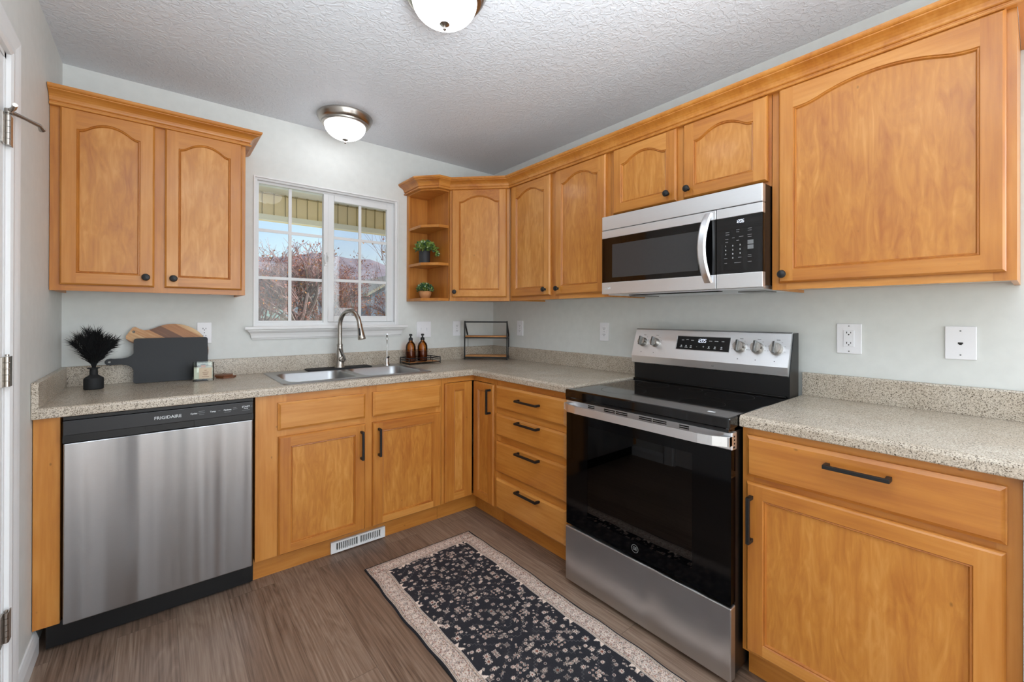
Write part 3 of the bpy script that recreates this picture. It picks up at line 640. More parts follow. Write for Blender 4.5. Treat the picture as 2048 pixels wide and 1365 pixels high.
b.tube([c0-dirv*.022,c0-dirv*.012,c0+dirv*.015+side*.002,c0+dirv*.024+side*.003],[.004,.0065,.0065,.004],8); T.part('spray_button',b,'black_plastic',hd)
b=MB(); hub=Vector((fx,fy,.978)); hd_=Vector((.25,-.97,0)).normalized()
b.tube([hub+hd_*.012,hub+hd_*.036],[.019,.019],18); b.tube([hub+hd_*.036,hub+hd_*.040],[.019,.014],18)
b.tube([hub+hd_*.034+Vector((.014,0,-.006)),hub+hd_*.040+Vector((.002,0,.018)),hub+hd_*.044+Vector((-.018,-.002,.052)),hub+hd_*.046+Vector((-.030,-.004,.070))],[.009,.010,.0085,.0075],12,flat=.6)
T.part('lever_handle',b,'nickel')
b=MB(); 
pl=rrect(-1.485,-1.095,-.158,-.042,.02); b.prism(pl,'z',ZK+.0048,ZK+.0115); T.part('base_mat',b,'matte_black',label='long black mat under the faucet')
T=Thing('water_faucet','slim chrome filtered water faucet right of the gooseneck faucet','faucet',(-.985,-.13,ZK+.004),'Z')
b=MB(); b.lathe([(0,0),(.02,0),(.019,.008),(.0145,.014),(.013,.045),(.0095,.052),(.0055,.055)],(-.988,-.13,ZK+.0048),'z',20); T.part('faucet_body',b,'chrome')
b=MB(); x,y=-.988,-.13; b.tube([(x,y,.966),(x,y,1.05),(x,y,1.105),(x-.003,y-.006,1.124),(x-.008,y-.022,1.13)],[.0055,.005,.005,.005,.0045],10); b.tube([(x,y,1.092),(x,y,1.106)],.0075,10); T.part('spout',b,'chrome')
b=MB(); b.tube([(x,y,.966),(x+.006,y-.008,.974),(x+.012,y-.014,.976)],[.007,.006,.004],8); T.part('lever_handle',b,'black_plastic')
# ------------------------------------------------------------------ dishwasher
T=Thing('dishwasher','stainless dishwasher with black control console under the left counter','dishwasher',(-2.148,0,0),'B')
x0,x1=-2.455,-1.8385
b=MB(); b.box(x0,x1,-.60,-.06,.1,.868); b.box(x0+.003,x1-.003,-.628,-.6,.862,.873); T.part('tub',b,'black_plastic')
b=MB(); b.box(-2.450,-1.845,-.640,-.601,.108,.7765,bv=.004); T.part('door_panel',b,'steel_bands')
b=MB(); b.box(-2.452,-1.8425,-.640,-.601,.805,.8605,0,bv=.003); b.box(-2.452,-1.8425,-.632,-.601,.779,.805,1); b.box(-2.452,-2.22,-.6395,-.632,.779,.806,1); b.box(-2.06,-1.8425,-.6395,-.632,.779,.806,1)
co=T.part('control_console',b,['console','black_plastic'])
b=text_mb('FRIGIDAIRE',.0175,face_mat(-2.148,-.6405,.8325,1.0),bold=.00015); T.part('brand_lettering',b,'white_print',co)
for tx,x,z,s in (('Cycles',-2.062,.8345,.0088),('Temp',-1.995,.8345,.0088),('Options',-1.942,.835,.0088),('START',-1.872,.840,.0105),('Cancel',-1.872,.832,.0058)): T.part('console_lettering',text_mb(tx,s,face_mat(x,-.6404,z),bold=.0002),'white_print',co)
for x,z,wd in ((-2.035,.8415,.022),(-2.035,.8345,.024),(-2.035,.8275,.018),(-1.972,.8345,.008),(-1.915,.841,.013),(-1.913,.8345,.016),(-1.942,.8255,.024),(-1.872,.8245,.03),(-1.85,.8395,.008)): T.part('indicator_mark',MB().box(x-wd/2,x+wd/2,-.6404,-.639,z-.0009,z+.0009),'grey_print',co)
b=MB(); b.box(-2.5,-1.835,-.585,-.565,.012,.105); b.box(-2.46,-1.84,-.565,-.54,.0,.1); T.part('kick_plate',b,'black_plastic')
# ------------------------------------------------------------------ range
T=Thing('range','stainless electric range with black glass cooktop and oven door','range',(1.882,0,0),'R')
r0,r1=1.504,2.260
b=MB(); b.box(r0+.004,r1-.004,-.655,-.05,.03,.895,0); b.box(r0+.02,r1-.02,-.62,-.08,0,.03,0)
b.prism([(-.05,.90),(-.150,.90),(-.150,1.003),(-.10,1.18),(-.05,1.183)],'x',1.5015,2.258,0); T.part('body',b,'black_plastic')
b=MB(); b.box(r0,r1,-.702,-.150,.872,.912,0,bv=.006); b.box(r0+.004,r1-.004,-.700,-.16,.862,.874,0); 
T.part('cooktop',b,'black_gloss')
for x,y,r in ((1.70,-.52,.10),(2.07,-.52,.085),(1.70,-.28,.075),(2.07,-.28,.095),(1.885,-.26,.05)): T.part('burner_mark',MB().lathe([(r,.0002),(r+.0012,.0002)],(x,y,.9122),'z',40),'burner_print')
b=MB(); b.box(2.16,2.185,-.655,-.64,.9121,.9125); T.part('warning_sticker',b,'white_print')
# control panel: tilted face
tz0,tz1,ty0,ty1=1.040,1.180,-.162,-.115
b=MB(); b.prism([(-.158,1.004),(ty0,tz0),(ty1,tz1),(-.108,1.186),(-.10,1.186),(-.15,1.0)],'x',1.490,2.254,0); 
cp_=T.part('control_panel',b,'steel')
b=MB(); b.prism([(-.15,1.003),(-.112,.99),(-.112,.93),(-.16,.912),(-.10,.912),(-.10,1.01)],'x',1.5,2.252,0); T.part('back_riser',b,'black_gloss')
b=MB(); b.box(1.505,2.248,-.166,-.148,.912,.920,bv=.002); T.part('rear_trim',b,'black_gloss')
tilt=math.atan2(ty1-ty0,tz1-tz0)  # lean back
def onp(x,z,out=0):  # point on the tilted panel
    t=(z-tz0)/(tz1-tz0); return Vector((x,ty0+(ty1-ty0)*t-out*math.cos(tilt),z+out*math.sin(tilt)))
PM=lambda x,z,out=0: Matrix.Translation(onp(x,z,out))@Matrix.Rotation(-tilt,4,'X')  # local xz plane lies on panel, -y = outwards
b=MB(); b.box(-.131,.131,-.0015,.002,-.034,.034,bv=.0005); b.xf(PM(1.876,1.121)); dsp=T.part('display_panel',b,'dark_glass',cp_)
b=MB(); ringm=MB(); ring(ringm,-.134,.134,-.037,.037,.002,-.0012,.001); ringm.xf(PM(1.876,1.121)); T.part('display_rim',ringm,'chrome',cp_)
SEG={'0':'abcdef','1':'bc','2':'abged','5':'afgcd','6':'afgedc'}
def digits(txt,x,z,h,mt):
    b=MB(); w_=h*.5; t=h*.13; sk=.12
    for i,ch in enumerate(txt):
        ox=(i-(len(txt)-1)/2)*w_*1.45
        for s in SEG[ch]:
            q={'a':(-w_/2,w_/2,h/2-t/2,h/2+t/2),'g':(-w_/2,w_/2,-t/2,t/2),'d':(-w_/2,w_/2,-h/2-t/2,-h/2+t/2),
               'b':(w_/2-t/2,w_/2+t/2,0.04*h,h/2),'c':(w_/2-t/2,w_/2+t/2,-h/2,-.04*h),'f':(-w_/2-t/2,-w_/2+t/2,.04*h,h/2),'e':(-w_/2-t/2,-w_/2+t/2,-h/2,-.04*h)}[s]
            vs=[(ox+q[0]+q[2]*sk,0,q[2]),(ox+q[1]+q[2]*sk,0,q[2]),(ox+q[1]+q[3]*sk,0,q[3]),(ox+q[0]+q[3]*sk,0,q[3])]
            b.add([(p[0]+x,-.0004,p[2]+z) for p in vs],[(0,1,2,3)])
    return b.xf(mt)
T.part('clock_digits',digits('1205',0,0,.0165,PM(1.872,1.134,.0018)),'led',dsp)
for x,z,wd in ((1.776,1.134,.012),(1.800,1.137,.013),(1.826,1.134,.014),(1.916,1.134,.015),(1.945,1.134,.018),(1.975,1.134,.012),(1.772,1.099,.014),(1.797,1.099,.016),(1.822,1.099,.010),(1.912,1.099,.012),(1.941,1.099,.010),(1.972,1.099,.010)):
    m_=MB(); m_.box(-wd/2,wd/2,-.0004,.0,-.001,.001); m_.xf(PM(x,z,.0018))
    if z<1.11:
        m2_=MB(); m2_.lathe([(.0018,-.0002),(.0036,-.0002)],(0,0,.0075),'y',10); m2_.xf(PM(x,z,.0018)); m_=join(m_,m2_)
    T.part('touch_mark',m_,'white_print',dsp)
for x,t_ in ((1.852,'-'),(1.885,'+')): T.part('touch_mark',text_mb(t_,.016,PM(x,1.105,.0018)@Matrix.Rotation(PI/2,4,'X')),'white_print',dsp)
for x,r in ((1.548,.0235),(1.623,.0235),(2.052,.0255),(2.127,.0255),(2.203,.0255)):
    b=MB(); b.lathe([(0,.001),(r,.001),(r+.001,-.002),(r,-.006),(r*.94,-.020),(r*.88,-.024),(0,-.0245)],(0,0,0),'y',32,0)
    b.box(-.0055,.0055,-.040,-.02,-r*.98,r*.98,1,bv=.002); b.box(-.0012,.0012,-.0406,-.0395,0,r*.9,2); b.xf(PM(x,1.114)@Matrix.Rotation(.0,4,'Y')); k=T.part('control_knob',b,['nickel','nickel_dark','black_plastic'],cp_)
for x in (1.548,1.623,2.052,2.127,2.203):
    T.part('dial_mark',MB().lathe([(0,-.0004),(.0022,-.0004)],(0,0,0),'y',10).xf(PM(x-.002,1.062,.0003)),'dark_print',cp_)
    T.part('dial_mark',MB().box(-.007,.007,-.0004,.0,-.001,.001).xf(PM(x+.004,1.152,.0003)),'dark_print',cp_)
    for k in (-3,-2,-1,1,2,3): T.part('dial_mark',MB().box(-.0025,.0025,-.0004,.0,-.0006,.0006).xf(PM(x+.034*math.sin(k*.62),1.114+.034*math.cos(k*.62),.0003)),'dark_print',cp_)
T.part('brand_lettering',text_mb('GE',.009,face_mat(1.94,-.1615,1.02,1.0,-.05)),'grey_print',cp_)
# vent strip, oven door, handle, drawer
b=MB(); b.box(r0-.002,r1+.004,-.690,-.655,.802,.862,0,bv=.003); vt=T.part('vent_trim',b,'steel')
for a0,a1 in ((1.635,1.672),(1.724,1.782),(1.787,1.845),(1.900,1.958),(1.963,2.021),(2.073,2.111)):
    for z in (.852,.8445,.837): T.part('vent_slot',MB().box(a0,a1,-.6908,-.6885,z-.0022,z+.0022,bv=.0006),'dark_void',vt)
for z in (.848,.836,.824,.812): T.part('vent_slot',MB().box(r1+.0035,r1+.0046,-.684,-.672,z-.0028,z+.0028),'dark_void',vt)
b=MB() # oven door: black frame round the window, glossy
oz0,oz1=.283,.802; wx0,wx1,wz0,wz1=1.632,2.123,.345,.760
for q in ((r0,wx0,oz0,oz1),(wx1,r1,oz0,oz1),(wx0,wx1,oz0,wz0),(wx0,wx1,wz1,oz1)): b.box(q[0],q[1],-.690,-.657,q[2],q[3])
od=T.part('oven_door',b,'oven_black')
b=MB(); b.box(wx0-.001,wx1+.001,-.6895,-.686,wz0-.001,wz1+.001); T.part('door_window',b,'oven_pane',od)
b=MB()
b.box(wx0,wx1,-.664,-.6556,wz0,wz1)
T.part('door_window_back',b,'black_plastic',od)
for z in (.475,.56,.60):
    b=MB(); b.box(wx0+.01,wx1-.002,-.6695,-.6675,z-.0012,z+.0012); b.box(wx0+.01,wx1-.002,-.6665,-.6645,z-.008,z-.0065)
    T.part('oven_rack',b,'nickel_dark')
b=MB(); b.lathe([(.0145,-.0002),(.0165,-.0002)],(1.882,-.6905,.316),'y',32); b=join(b,text_mb('GE',.019,face_mat(1.882,-.6906,.316,.85),bold=.0002)); T.part('badge',b,'grey_print',od)
b=MB(); # wide bowed bar handle with end blocks
n=16; v=[]; zt,zb_=.8535,.8205
for i in range(n+1):
    t=i/n; x=1.517+(2.268-1.517)*t; bow=-.028-.034*min(1,min(t,1-t)/.09)**.7
    y=-.690+bow
    v+=[(x,y,zt),(x,y,zb_),(x,y+.016,zb_+.002),(x,y+.016,zt-.002)]
fs=[]
for i in range(n):
    for j in range(4): fs.append((i*4+j,i*4+(j+1)%4,(i+1)*4+(j+1)%4,(i+1)*4+j))
fs+=[(3,2,1,0),(n*4,n*4+1,n*4+2,n*4+3)]; b.add(v,fs)
b.box(1.517,1.545,-.722,-.688,zb_+.001,zt-.001); b.box(2.236,2.268,-.722,-.688,zb_+.001,zt-.001)
T.part('oven_handle',b,'steel',od)
b=MB(); b.box(r0-.002,r1+.001,-.694,-.657,.022,.272,0,bv=.004); T.part('storage_drawer',b,'steel_wavy')
for x in (r0+.04,r1-.04):
    for y in (-.6,-.12): T.part('foot',MB().lathe([(0,0),(.016,0),(.016,.031),(0,.031)],(x,y,0),'z',14),'black_plastic')
# ------------------------------------------------------------------ microwave
T=Thing('microwave','stainless over-the-range microwave mounted under the short cabinet','microwave',(1.86,0,1.366),'R')
m0,m1,mz0,mz1=1.4765,2.2475,1.366,1.7645
b=MB(); b.box(m0+.001,m1-.001,-.372,-.002,mz0+.008,mz1,0); b.box(m0+.012,m1-.012,-.36,-.02,mz0-.004,mz0+.008,1); T.part('body',b,['black_plastic','steel'])
b=MB(); b.box(m0,m1,-.400,-.372,1.6935,mz1,0,bv=.003); T.part('top_vent_panel',b,'steel')
b=MB(); dx1=2.0685
b.box(m0,dx1,-.400,-.374,1.652,1.6915,0,bv=.002); b.box(m0,dx1,-.400,-.374,mz0,1.4255,0,bv=.002); b.box(2.062,dx1,-.399,-.374,1.4255,1.652,1)
b.box(m0,2.062,-.398,-.374,1.4255,1.652,1); dr=T.part('door',b,['steel','black_gloss'])
b=MB(); b.box(1.541,1.993,-.3988,-.3975,1.449,1.617); T.part('door_window',b,'mw_screen',dr)
b=MB(); n=14; v=[]
for i in range(n+1):
    t=i/n; z=1.392+(1.684-1.392)*t; y=-.402-.040*math.sin(PI*t)**.75; hw=.0185; xc=2.038-.012*math.sin(PI*t)
    v+=[(xc-hw,y+.004,z),(xc-hw*.6,y-.003,z),(xc+hw*.6,y-.003,z),(xc+hw,y+.004,z),(xc+hw*.7,y+.013,z),(xc-hw*.7,y+.013,z)]
fs=[(i*6+j,i*6+(j+1)%6,(i+1)*6+(j+1)%6,(i+1)*6+j) for i in range(n) for j in range(6)]+[tuple(range(6))[::-1],tuple(range(n*6,n*6+6))]
b.add(v,fs,0,True); T.part('door_handle',b,'steel',dr)
b=join(text_mb('LG',.013,face_mat(1.522,-.4005,1.396),bold=.0003)); b.lathe([(.0055,-.0002),(.0068,-.0002)],(1.502,-.4005,1.396),'y',24); T.part('brand_lettering',b,'white_print',dr)
b=MB(); b.box(2.071,m1,-.400,-.374,1.652,1.6915,0,bv=.002); b.box(2.071,m1,-.400,-.374,mz0,1.4255,0,bv=.002); b.box(2.071,m1-.001,-.398,-.374,1.4255,1.652,1)
cpn=T.part('control_panel',b,['steel','black_gloss'])
T.part('clock_digits',digits('1206',2.163,1.631,.0115,Matrix.Translation((0,-.3984,0))),'led',cpn)
b=MB()
for i,r in enumerate((('1','2','3'),('4','5','6'),('7','8','9'),('','0',''))):
    for j,t_ in enumerate(r):
        if t_: T.part('keypad_number',text_mb(t_,.008,face_mat(2.108+.028*j,-.3984,1.537-.0165*i),bold=.0001),'white_print',cpn)
for x,z,w_ in ((2.115,1.592,.014),(2.115,1.583,.014),(2.155,1.598,.012),(2.155,1.590,.01),(2.2,1.598,.014),(2.2,1.590,.014),(2.112,1.565,.012),(2.138,1.568,.010),(2.168,1.57,.016),(2.112,1.553,.01),(2.155,1.556,.01),(2.2,1.573,.016),(2.2,1.565,.014),(2.108,1.488,.012),(2.163,1.488,.012),(2.108,1.468,.01),(2.155,1.468,.026),(2.2,1.488,.014),(2.2,1.494,.012),(2.2,1.468,.014)): T.part('touch_mark',MB().box(x-w_/2,x+w_/2,-.3984,-.3975,z-.001,z+.001),'grey_print',cpn)
for z in (1.525,1.544): T.part('touch_key',MB().box(2.192,2.214,-.3984,-.3975,z-.008,z+.008),'grey_print',cpn)
for a0,a1 in ((1.52,1.62),(2.08,2.19)): T.part('grease_filter',MB().box(a0,a1,-.22,-.1,mz0-.0075,mz0-.004),'nickel_dark')
b=MB(); b.box(1.60,2.05,-.34,-.30,mz0-.0065,mz0-.004); T.part('vent_grille',b,'dark_void')
# ------------------------------------------------------------------ wall plates
def duplex(xc,zc,side,label,w_=.070,h=.115,gfci=False,cat='outlet'):
    T=Thing('wall_outlet',label,cat,(xc,0,zc-h/2),side)
    b=MB(); b.box(xc-w_/2,xc+w_/2,-.006,-.0005,zc-h/2,zc+h/2,bv=.002); T.part('cover_plate',b,'plate')
    if gfci:
        b=MB(); b.box(xc-.0175,xc+.0175,-.0085,-.006,zc-.0335,zc+.0335,bv=.001); r=T.part('receptacle',b,'plate')
        b=MB(); b.box(xc-.008,xc+.008,-.0095,-.0083,zc-.004,zc+.004,bv=.0004); T.part('test_button',b,'plate',r)
        ks=(-.021,.021)
    else:
        for s in (-1,1):
            b=MB(); c=[(xc+.0165*math.cos(a),zc+s*.0197+max(-.0135,min(.0135,.0165*math.sin(a)))) for a in [2*PI*k/24 for k in range(24)]]
            b.prism(c,'y',-.0075,-.006); r=T.part('receptacle',b,'plate')
        ks=(-.0197,.0197)
    b=MB()
    for k in ks:
        y=-.0087 if gfci else -.0077
        b.box(xc-.0078,xc-.0052,y,y+.001,zc+k,zc+k+.0075); b.box(xc+.0052,xc+.0078,y,y+.001,zc+k+.0008,zc+k+.0068)
        b.lathe([(0,y),(.0026,y)],(xc,0,zc+k-.0045),'y',10)
    T.part('slots',b,'slot')
    for z in ((zc+h*.42,zc-h*.42) if gfci else (zc,)): T.part('screw',MB().lathe([(0,-.0072),(.0022,-.0070),(.0026,-.006)],(xc,0,z),'y',10),'grey_print')
duplex(-1.984,1.157,'B','white duplex outlet half hidden behind the wooden cutting board',.066)
duplex(-.360,1.155,'B','white duplex outlet between the switch plate and the tiered stand')
duplex(.354,1.158,'R','white duplex outlet on the right wall just beside the corner')
duplex(1.1755,1.155,'R','white duplex outlet on the wall left of the range')
duplex(2.423,1.164,'R','wide white GFCI outlet right of the range backguard',.082,.122,True)
T=Thing('light_switch','white double toggle switch plate between window and corner','switch',(-.646,0,1.095),'B')
b=MB(); b.box(-.705,-.588,-.006,-.0005,1.094,1.211,bv=.002); T.part('cover_plate',b,'plate')
for x in (-.669,-.623):
    b=MB(); b.box(x-.005,x+.005,-.010,-.006,1.140,1.164,bv=.001); b.box(x-.004,x+.004,-.014,-.008,1.152,1.162,bv=.001); T.part('toggle',b,'plate')
T=Thing('phone_jack','white blank wall plate with a phone jack at far right','wall plate',(2.739,0,1.104),'R')
b=MB(); b.box(2.700,2.778,-.006,-.0005,1.104,1.220,bv=.002); T.part('cover_plate',b,'plate')
b=MB(); b.box(2.7325,2.7455,-.0066,-.0055,1.158,1.164); b.box(2.7355,2.7425,-.0066,-.0055,1.1545,1.158); T.part('jack_socket',b,'slot')
for z in (1.120,1.204): T.part('screw',MB().lathe([(0,-.0072),(.0022,-.0070),(.0026,-.006)],(2.739,0,z),'y',10),'grey_print')
# ------------------------------------------------------------------ floor register in the toe kick
T=Thing('floor_register','white louvred vent register in the toe kick under the sink cabinet','vent',(-1.33,-.56,0),'B')
b=MB(); g0,g1,h0,h1=-1.480,-1.186,.006,.064
b.box(g0,g1,-.5755,-.5605,h0,h0+.011,bv=.001); b.box(g0,g1,-.5755,-.5605,h1-.009,h1,bv=.001); b.box(g0,g0+.028,-.5755,-.5605,h0+.011,h1-.009); b.box(g1-.028,g1,-.5755,-.5605,h0+.011,h1-.009); b.box(-1.341,-1.325,-.5755,-.5605,h0+.011,h1-.009)
T.part('frame',b,'white_paint')
for a0,a1 in ((g0+.028,-1.341),(-1.325,g1-.028)):
    n=11; b=MB()
    for k in range(1,n): x=a0+(a1-a0)*k/n; b.box(x-.0022,x+.0022,-.574,-.565,h0+.011,h1-.009)
    T.part('louvre_grille',b,'white_paint')
b=MB(); b.box(g0+.005,g1-.005,-.5625,-.5602,h0+.003,h1-.003); T.part('duct_opening',b,'dark_void')
# ------------------------------------------------------------------ ceiling lamps
def lamp(x,y,label):
    T=Thing('ceiling_light',label,'ceiling light',(x,y,ZC),'Z',group='flush mount ceiling lights')
    b=MB(); b.lathe([(.10,0),(.152,0),(.1555,-.004),(.1555,-.012),(.150,-.020),(.147,-.030),(.140,-.040),(.133,-.044),(.131,-.052),(.124,-.056),(.116,-.057),(.112,-.05)],(x,y,ZC-.0005),'z',56); T.part('metal_rim',b,'nickel')
    b=MB(); R=.116; pr=[(R*math.cos(a),-.054-.083*math.sin(a)) for a in [PI/2*k/14 for k in range(15)]]; pr[-1]=(.0005,pr[-1][1]); b.lathe(pr,(x,y,ZC),'z',56); T.part('glass_shade',b,'lamp_glass')
    b=MB(); b.lathe([(0,0),(.017,-.001),(.018,-.004),(.010,-.008),(.004,-.011),(.004,-.014),(.0065,-.018),(.0065,-.022),(.003,-.026),(0,-.027)],(x,y,ZC-.134),'z',20); T.part('finial',b,'nickel')
lamp(-1.32,-.29,'brushed nickel flush dome ceiling light over the sink')
lamp(-1.385,-1.56,'flush dome ceiling light at the top edge in the middle of the room')
# ------------------------------------------------------------------ rug
def rug():
    rx0,rx1,ry0,ry1=-1.396,-.776,-2.66,-.812; c=.0022
    W=int(round((rx1-rx0)/c)); H=int(round((ry1-ry0)/c)); rs=np.random.RandomState(3)
    DK=np.array(lin((46,46,52))); CR=np.array(lin((236,218,205))); RS=np.array(lin((150,82,66))); GY=np.array(lin((116,112,114))); TN=np.array(lin((176,146,112)))
    im=np.tile(DK,(H,W,1))*(1+.25*(rs.rand(H,W,1)-.5))
    for _ in range(60):   # faded cloudy patches of wear
        cx,cy,s=rs.randint(0,W),rs.randint(0,H),rs.randint(6,22)
        yy,xx=np.mgrid[max(0,cy-s):min(H,cy+s),max(0,cx-s):min(W,cx+s)]
        g=np.exp(-((xx-cx)**2+(yy-cy)**2)/(s*.5)**2)[...,None]*.10; sub=im[yy[:,0][0]:yy[:,0][-1]+1,xx[0][0]:xx[0][-1]+1]; sub[:]=sub*(1-g)+GY*g
    BM={'ring':[".ooo.","o...o","o.r.o","o...o",".ooo."],'sq':["ooo","o.o","ooo"],'dot':["oo","oo"],'oval':[".oo.","orro","orro",".oo."],
     'x':["oo..o..oo","o.o.o.o.o",".oo...oo.","...oro...","ooo.r.ooo","...oro...",".oo...oo.","o.o.o.o.o","oo..o..oo"],
     'fl':["....o....",".oo.o.oo.",".ooooooo.","..oorroo..","oooorroooo","..oorroo..",".ooooooo.",".oo.o.oo.","....o...."],
     'big':["......o......","..oo..o..oo..",".ooo.ooo.ooo.",".oooooooooo..","..ooorrrooo..","...oorrrroo...","oooorrtrrroooo","...oorrrroo...","..ooorrrooo..",".oooooooooo..",".ooo.ooo.ooo.","..oo..o..oo..","......o......"],
     'star':["..o.o..","o.ooo.o",".oorooo","oorrroo",".oorooo","o.ooo.o","..o.o.."],
     'bird':["o.......","oo..o...",".oo.oo..","..orrooo","...orro.","..o..oo.",".o......"],
     'hook':["ooooo...","o...o...","o.o.o.oo","o.ooo..o","o......o","oooooooo"],'leaf':["...o","..oo",".oto","ooto",".oo."],'twig':["o...o",".o.o.","..o..","..o..","..t..","..t.."]}
    col={'o':CR,'r':RS,'t':TN}
    def put(nm,cx,cy,fade=1.0,flip=False,main=None):
        b=BM[nm]; h=len(b); w=max(len(r) for r in b)
        for j,r in enumerate(b):
            r=r.ljust(w,'.'); r=r[::-1] if flip else r
            for i,ch in enumerate(r):
                if ch=='.': continue
                x=cx-w//2+i; y=cy-h//2+j
                if 0<=x<W and 0<=y<H:
                    k=main if (main is not None and ch=='o') else col[ch]; f=fade*(.75+.25*rs.rand()); im[y,x]=im[y,x]*(1-f)+k*f
    def line(p,q,colr,f=.6,wd=1):
        n=int(max(abs(q[0]-p[0]),abs(q[1]-p[1])))+1
        for t in range(n+1):
            x=int(round(p[0]+(q[0]-p[0])*t/n)); y=int(round(p[1]+(q[1]-p[1])*t/n))
            for dx_ in range(wd):
                if 0<=x+dx_<W and 0<=y<H: im[y,x+dx_]=im[y,x+dx_]*(1-f)+colr*f
    def step(p,q,colr,f=.55):
        n=max(1,int(abs(q[0]-p[0])/5)); sx=(q[0]-p[0])/n; sy=(q[1]-p[1])/n; x,y=p
        for k in range(n): line((x,y),(x+sx,y),colr,f); line((x+sx,y),(x+sx,y+sy),colr,f); x+=sx; y+=sy
    cx=W/2; per=178
    for k in range(-1,H//per+2):
        c0=H-112-k*per   # medallion centre along the length
        for sx in (-1,1):
            for sy in (-1,1):
                P=lambda x,y:(int(cx+sx*x*1.28),int(c0+sy*y*1.32))
                step(P(0,62),P(64,8),GY,.5); step(P(0,40),P(36,4),GY,.35); step(P(20,66),P(70,26),GY,.3)
                for (x,y,nm,f) in ((12,10,'fl',.45),(22,4,'star',.6),(9,24,'fl',.7),(30,16,'fl',.8),(42,10,'x',.9),(58,6,'star',.9),(68,14,'big',.75),(16,38,'bird',.9),(26,34,'twig',.9),(38,34,'x',.9),(52,26,'star',.95),(66,34,'ring',.8),
                    (6,50,'hook',.85),(24,50,'bird',.8),(36,56,'star',.9),(48,46,'ring',.9),(60,50,'fl',.85),(72,56,'leaf',.9),(12,62,'leaf',.9),(72,44,'leaf',.8),(58,62,'big',.7),(44,64,'x',.9),(16,52,'ring',.9)):
                    q=P(x+rs.randint(-1,2),y+rs.randint(-1,2)); put(nm,q[0],q[1],f,sx<0)
                for i in range(3):
                    for j in range(3):
                        q=P(28+i*5.6,44+j*5.6-18); put('oval',q[0],q[1],.85)
        put('big',int(cx),c0,.55,main=np.array(lin((170,166,158)))); put('x',int(cx),c0+66,.9); put('big',int(cx),c0+50,.8)
        for _ in range(170):
            put(rs.choice(['sq','dot','sq','ring','oval','twig','star','leaf','bird','x']),rs.randint(44,W-44),c0+rs.randint(-90,90),1.0*rs.rand()**.6)
    # serrated inner edge, guard lines and pale border full of small motifs
    yy,xx=np.mgrid[0:H,0:W]; dE=np.minimum(np.minimum(xx,W-1-xx),np.minimum(yy,H-1-yy)).astype(float)
    along=np.where(np.minimum(xx,W-1-xx)<np.minimum(yy,H-1-yy),yy,xx)
    saw=40+9*np.abs(((along/18.0)%1)-.5)*2*((along//18)%4==0)
    m=(dE<saw)&(dE>=39); im[m]=CR*(.8+.3*rs.rand(m.sum(),1))
    m=dE<40; n=m.sum(); im[m]=(CR*.90)*(.62+.5*rs.rand(n,1))
    # small scale dark and rust motifs in the border
    for _ in range(15000):
        side=rs.randint(0,10); 
        if side<4: x=rs.randint(7,37); y=rs.randint(5,H-5)
        elif side<8: x=W-1-rs.randint(7,37); y=rs.randint(5,H-5)
        elif side<9: y=rs.randint(7,37); x=rs.randint(5,W-5)
        else: y=H-1-rs.randint(7,37); x=rs.randint(5,W-5)
        cc=[RS,DK,GY,TN,RS*.7][rs.randint(0,5)]; f=.35+.5*rs.rand(); dx_=rs.randint(0,2); 
        im[y,x]=im[y,x]*(1-f)+cc*f; im[min(H-1,y+dx_),min(W-1,x+1-dx_)]=im[y,x]
        if rs.rand()<.3: im[min(H-1,y+1),x]=im[y,x]
    for p in range(0,H,17):
        for x in (22,W-23): put('fl',x,p,.6,main=np.array(lin((236,226,216)))); put('ring',x,p+9,.6,main=DK*1.3)
        for x in (13,31,W-14,W-32): put('dot',x,p+4,.6,main=DK*1.3); put('sq',x,p+12,.55,main=RS)
    for p in range(0,W,17):
        for y in (22,H-23): put('fl',p,y,.6,main=np.array(lin((236,226,216)))); put('ring',p+9,y,.6,main=DK*1.3)
        for y in (13,31,H-14,H-32): put('dot',p+4,y,.6,main=DK*1.3); put('sq',p+12,y,.55,main=RS)
    for a,cc in ((38,DK),(36,TN),(34,DK),(8,DK),(6,TN),(5,DK)):
        m=(dE>=a)&(dE<a+1); im[m]=im[m]*.35+cc*.65
    m=dE<4; im[m]=DK*.8*(1+.2*(rs.rand(m.sum(),1)-.5))
    nx,ny=W,H
    X=rx0+(np.arange(nx))*c; Y=ry0+np.arange(ny)*c
    gx,gy=np.meshgrid(X,Y); gz=np.full_like(gx,.0065); 
    edge=(dE<1); gz[edge]=.001
    gx=gx+.0035*np.sin(gy*9)*((gx-rx0)/(rx1-rx0)-.5)*2+.002*np.sin(gy*31)
    co=np.stack([gx,gy,gz],-1).reshape(-1,3)
    idx=np.arange(nx*ny).reshape(ny,nx); q=np.stack([idx[:-1,:-1],idx[:-1,1:],idx[1:,1:],idx[1:,:-1]],-1).reshape(-1,4)
    me=bpy.data.meshes.new('rug'); me.vertices.add(len(co)); me.vertices.foreach_set('co',co.ravel()); me.loops.add(q.size); me.loops.foreach_set('vertex_index',q.ravel())
    me.polygons.add(len(q)); me.polygons.foreach_set('loop_start',np.arange(0,q.size,4)); me.update(calc_edges=True)
    at=me.color_attributes.new('pattern','FLOAT_COLOR','POINT'); rgba=np.ones((ny*nx,4)); rgba[:,:3]=im.reshape(-1,3).clip(0,1); at.data.foreach_set('color',rgba.ravel())
    mt,nt,bs_=nodes('rug_pile'); a=N(nt,'ShaderNodeVertexColor',layer_name='pattern'); tc=N(nt,'ShaderNodeTexCoord'); no=N(nt,'ShaderNodeTexNoise'); no.inputs['Scale'].default_value=700
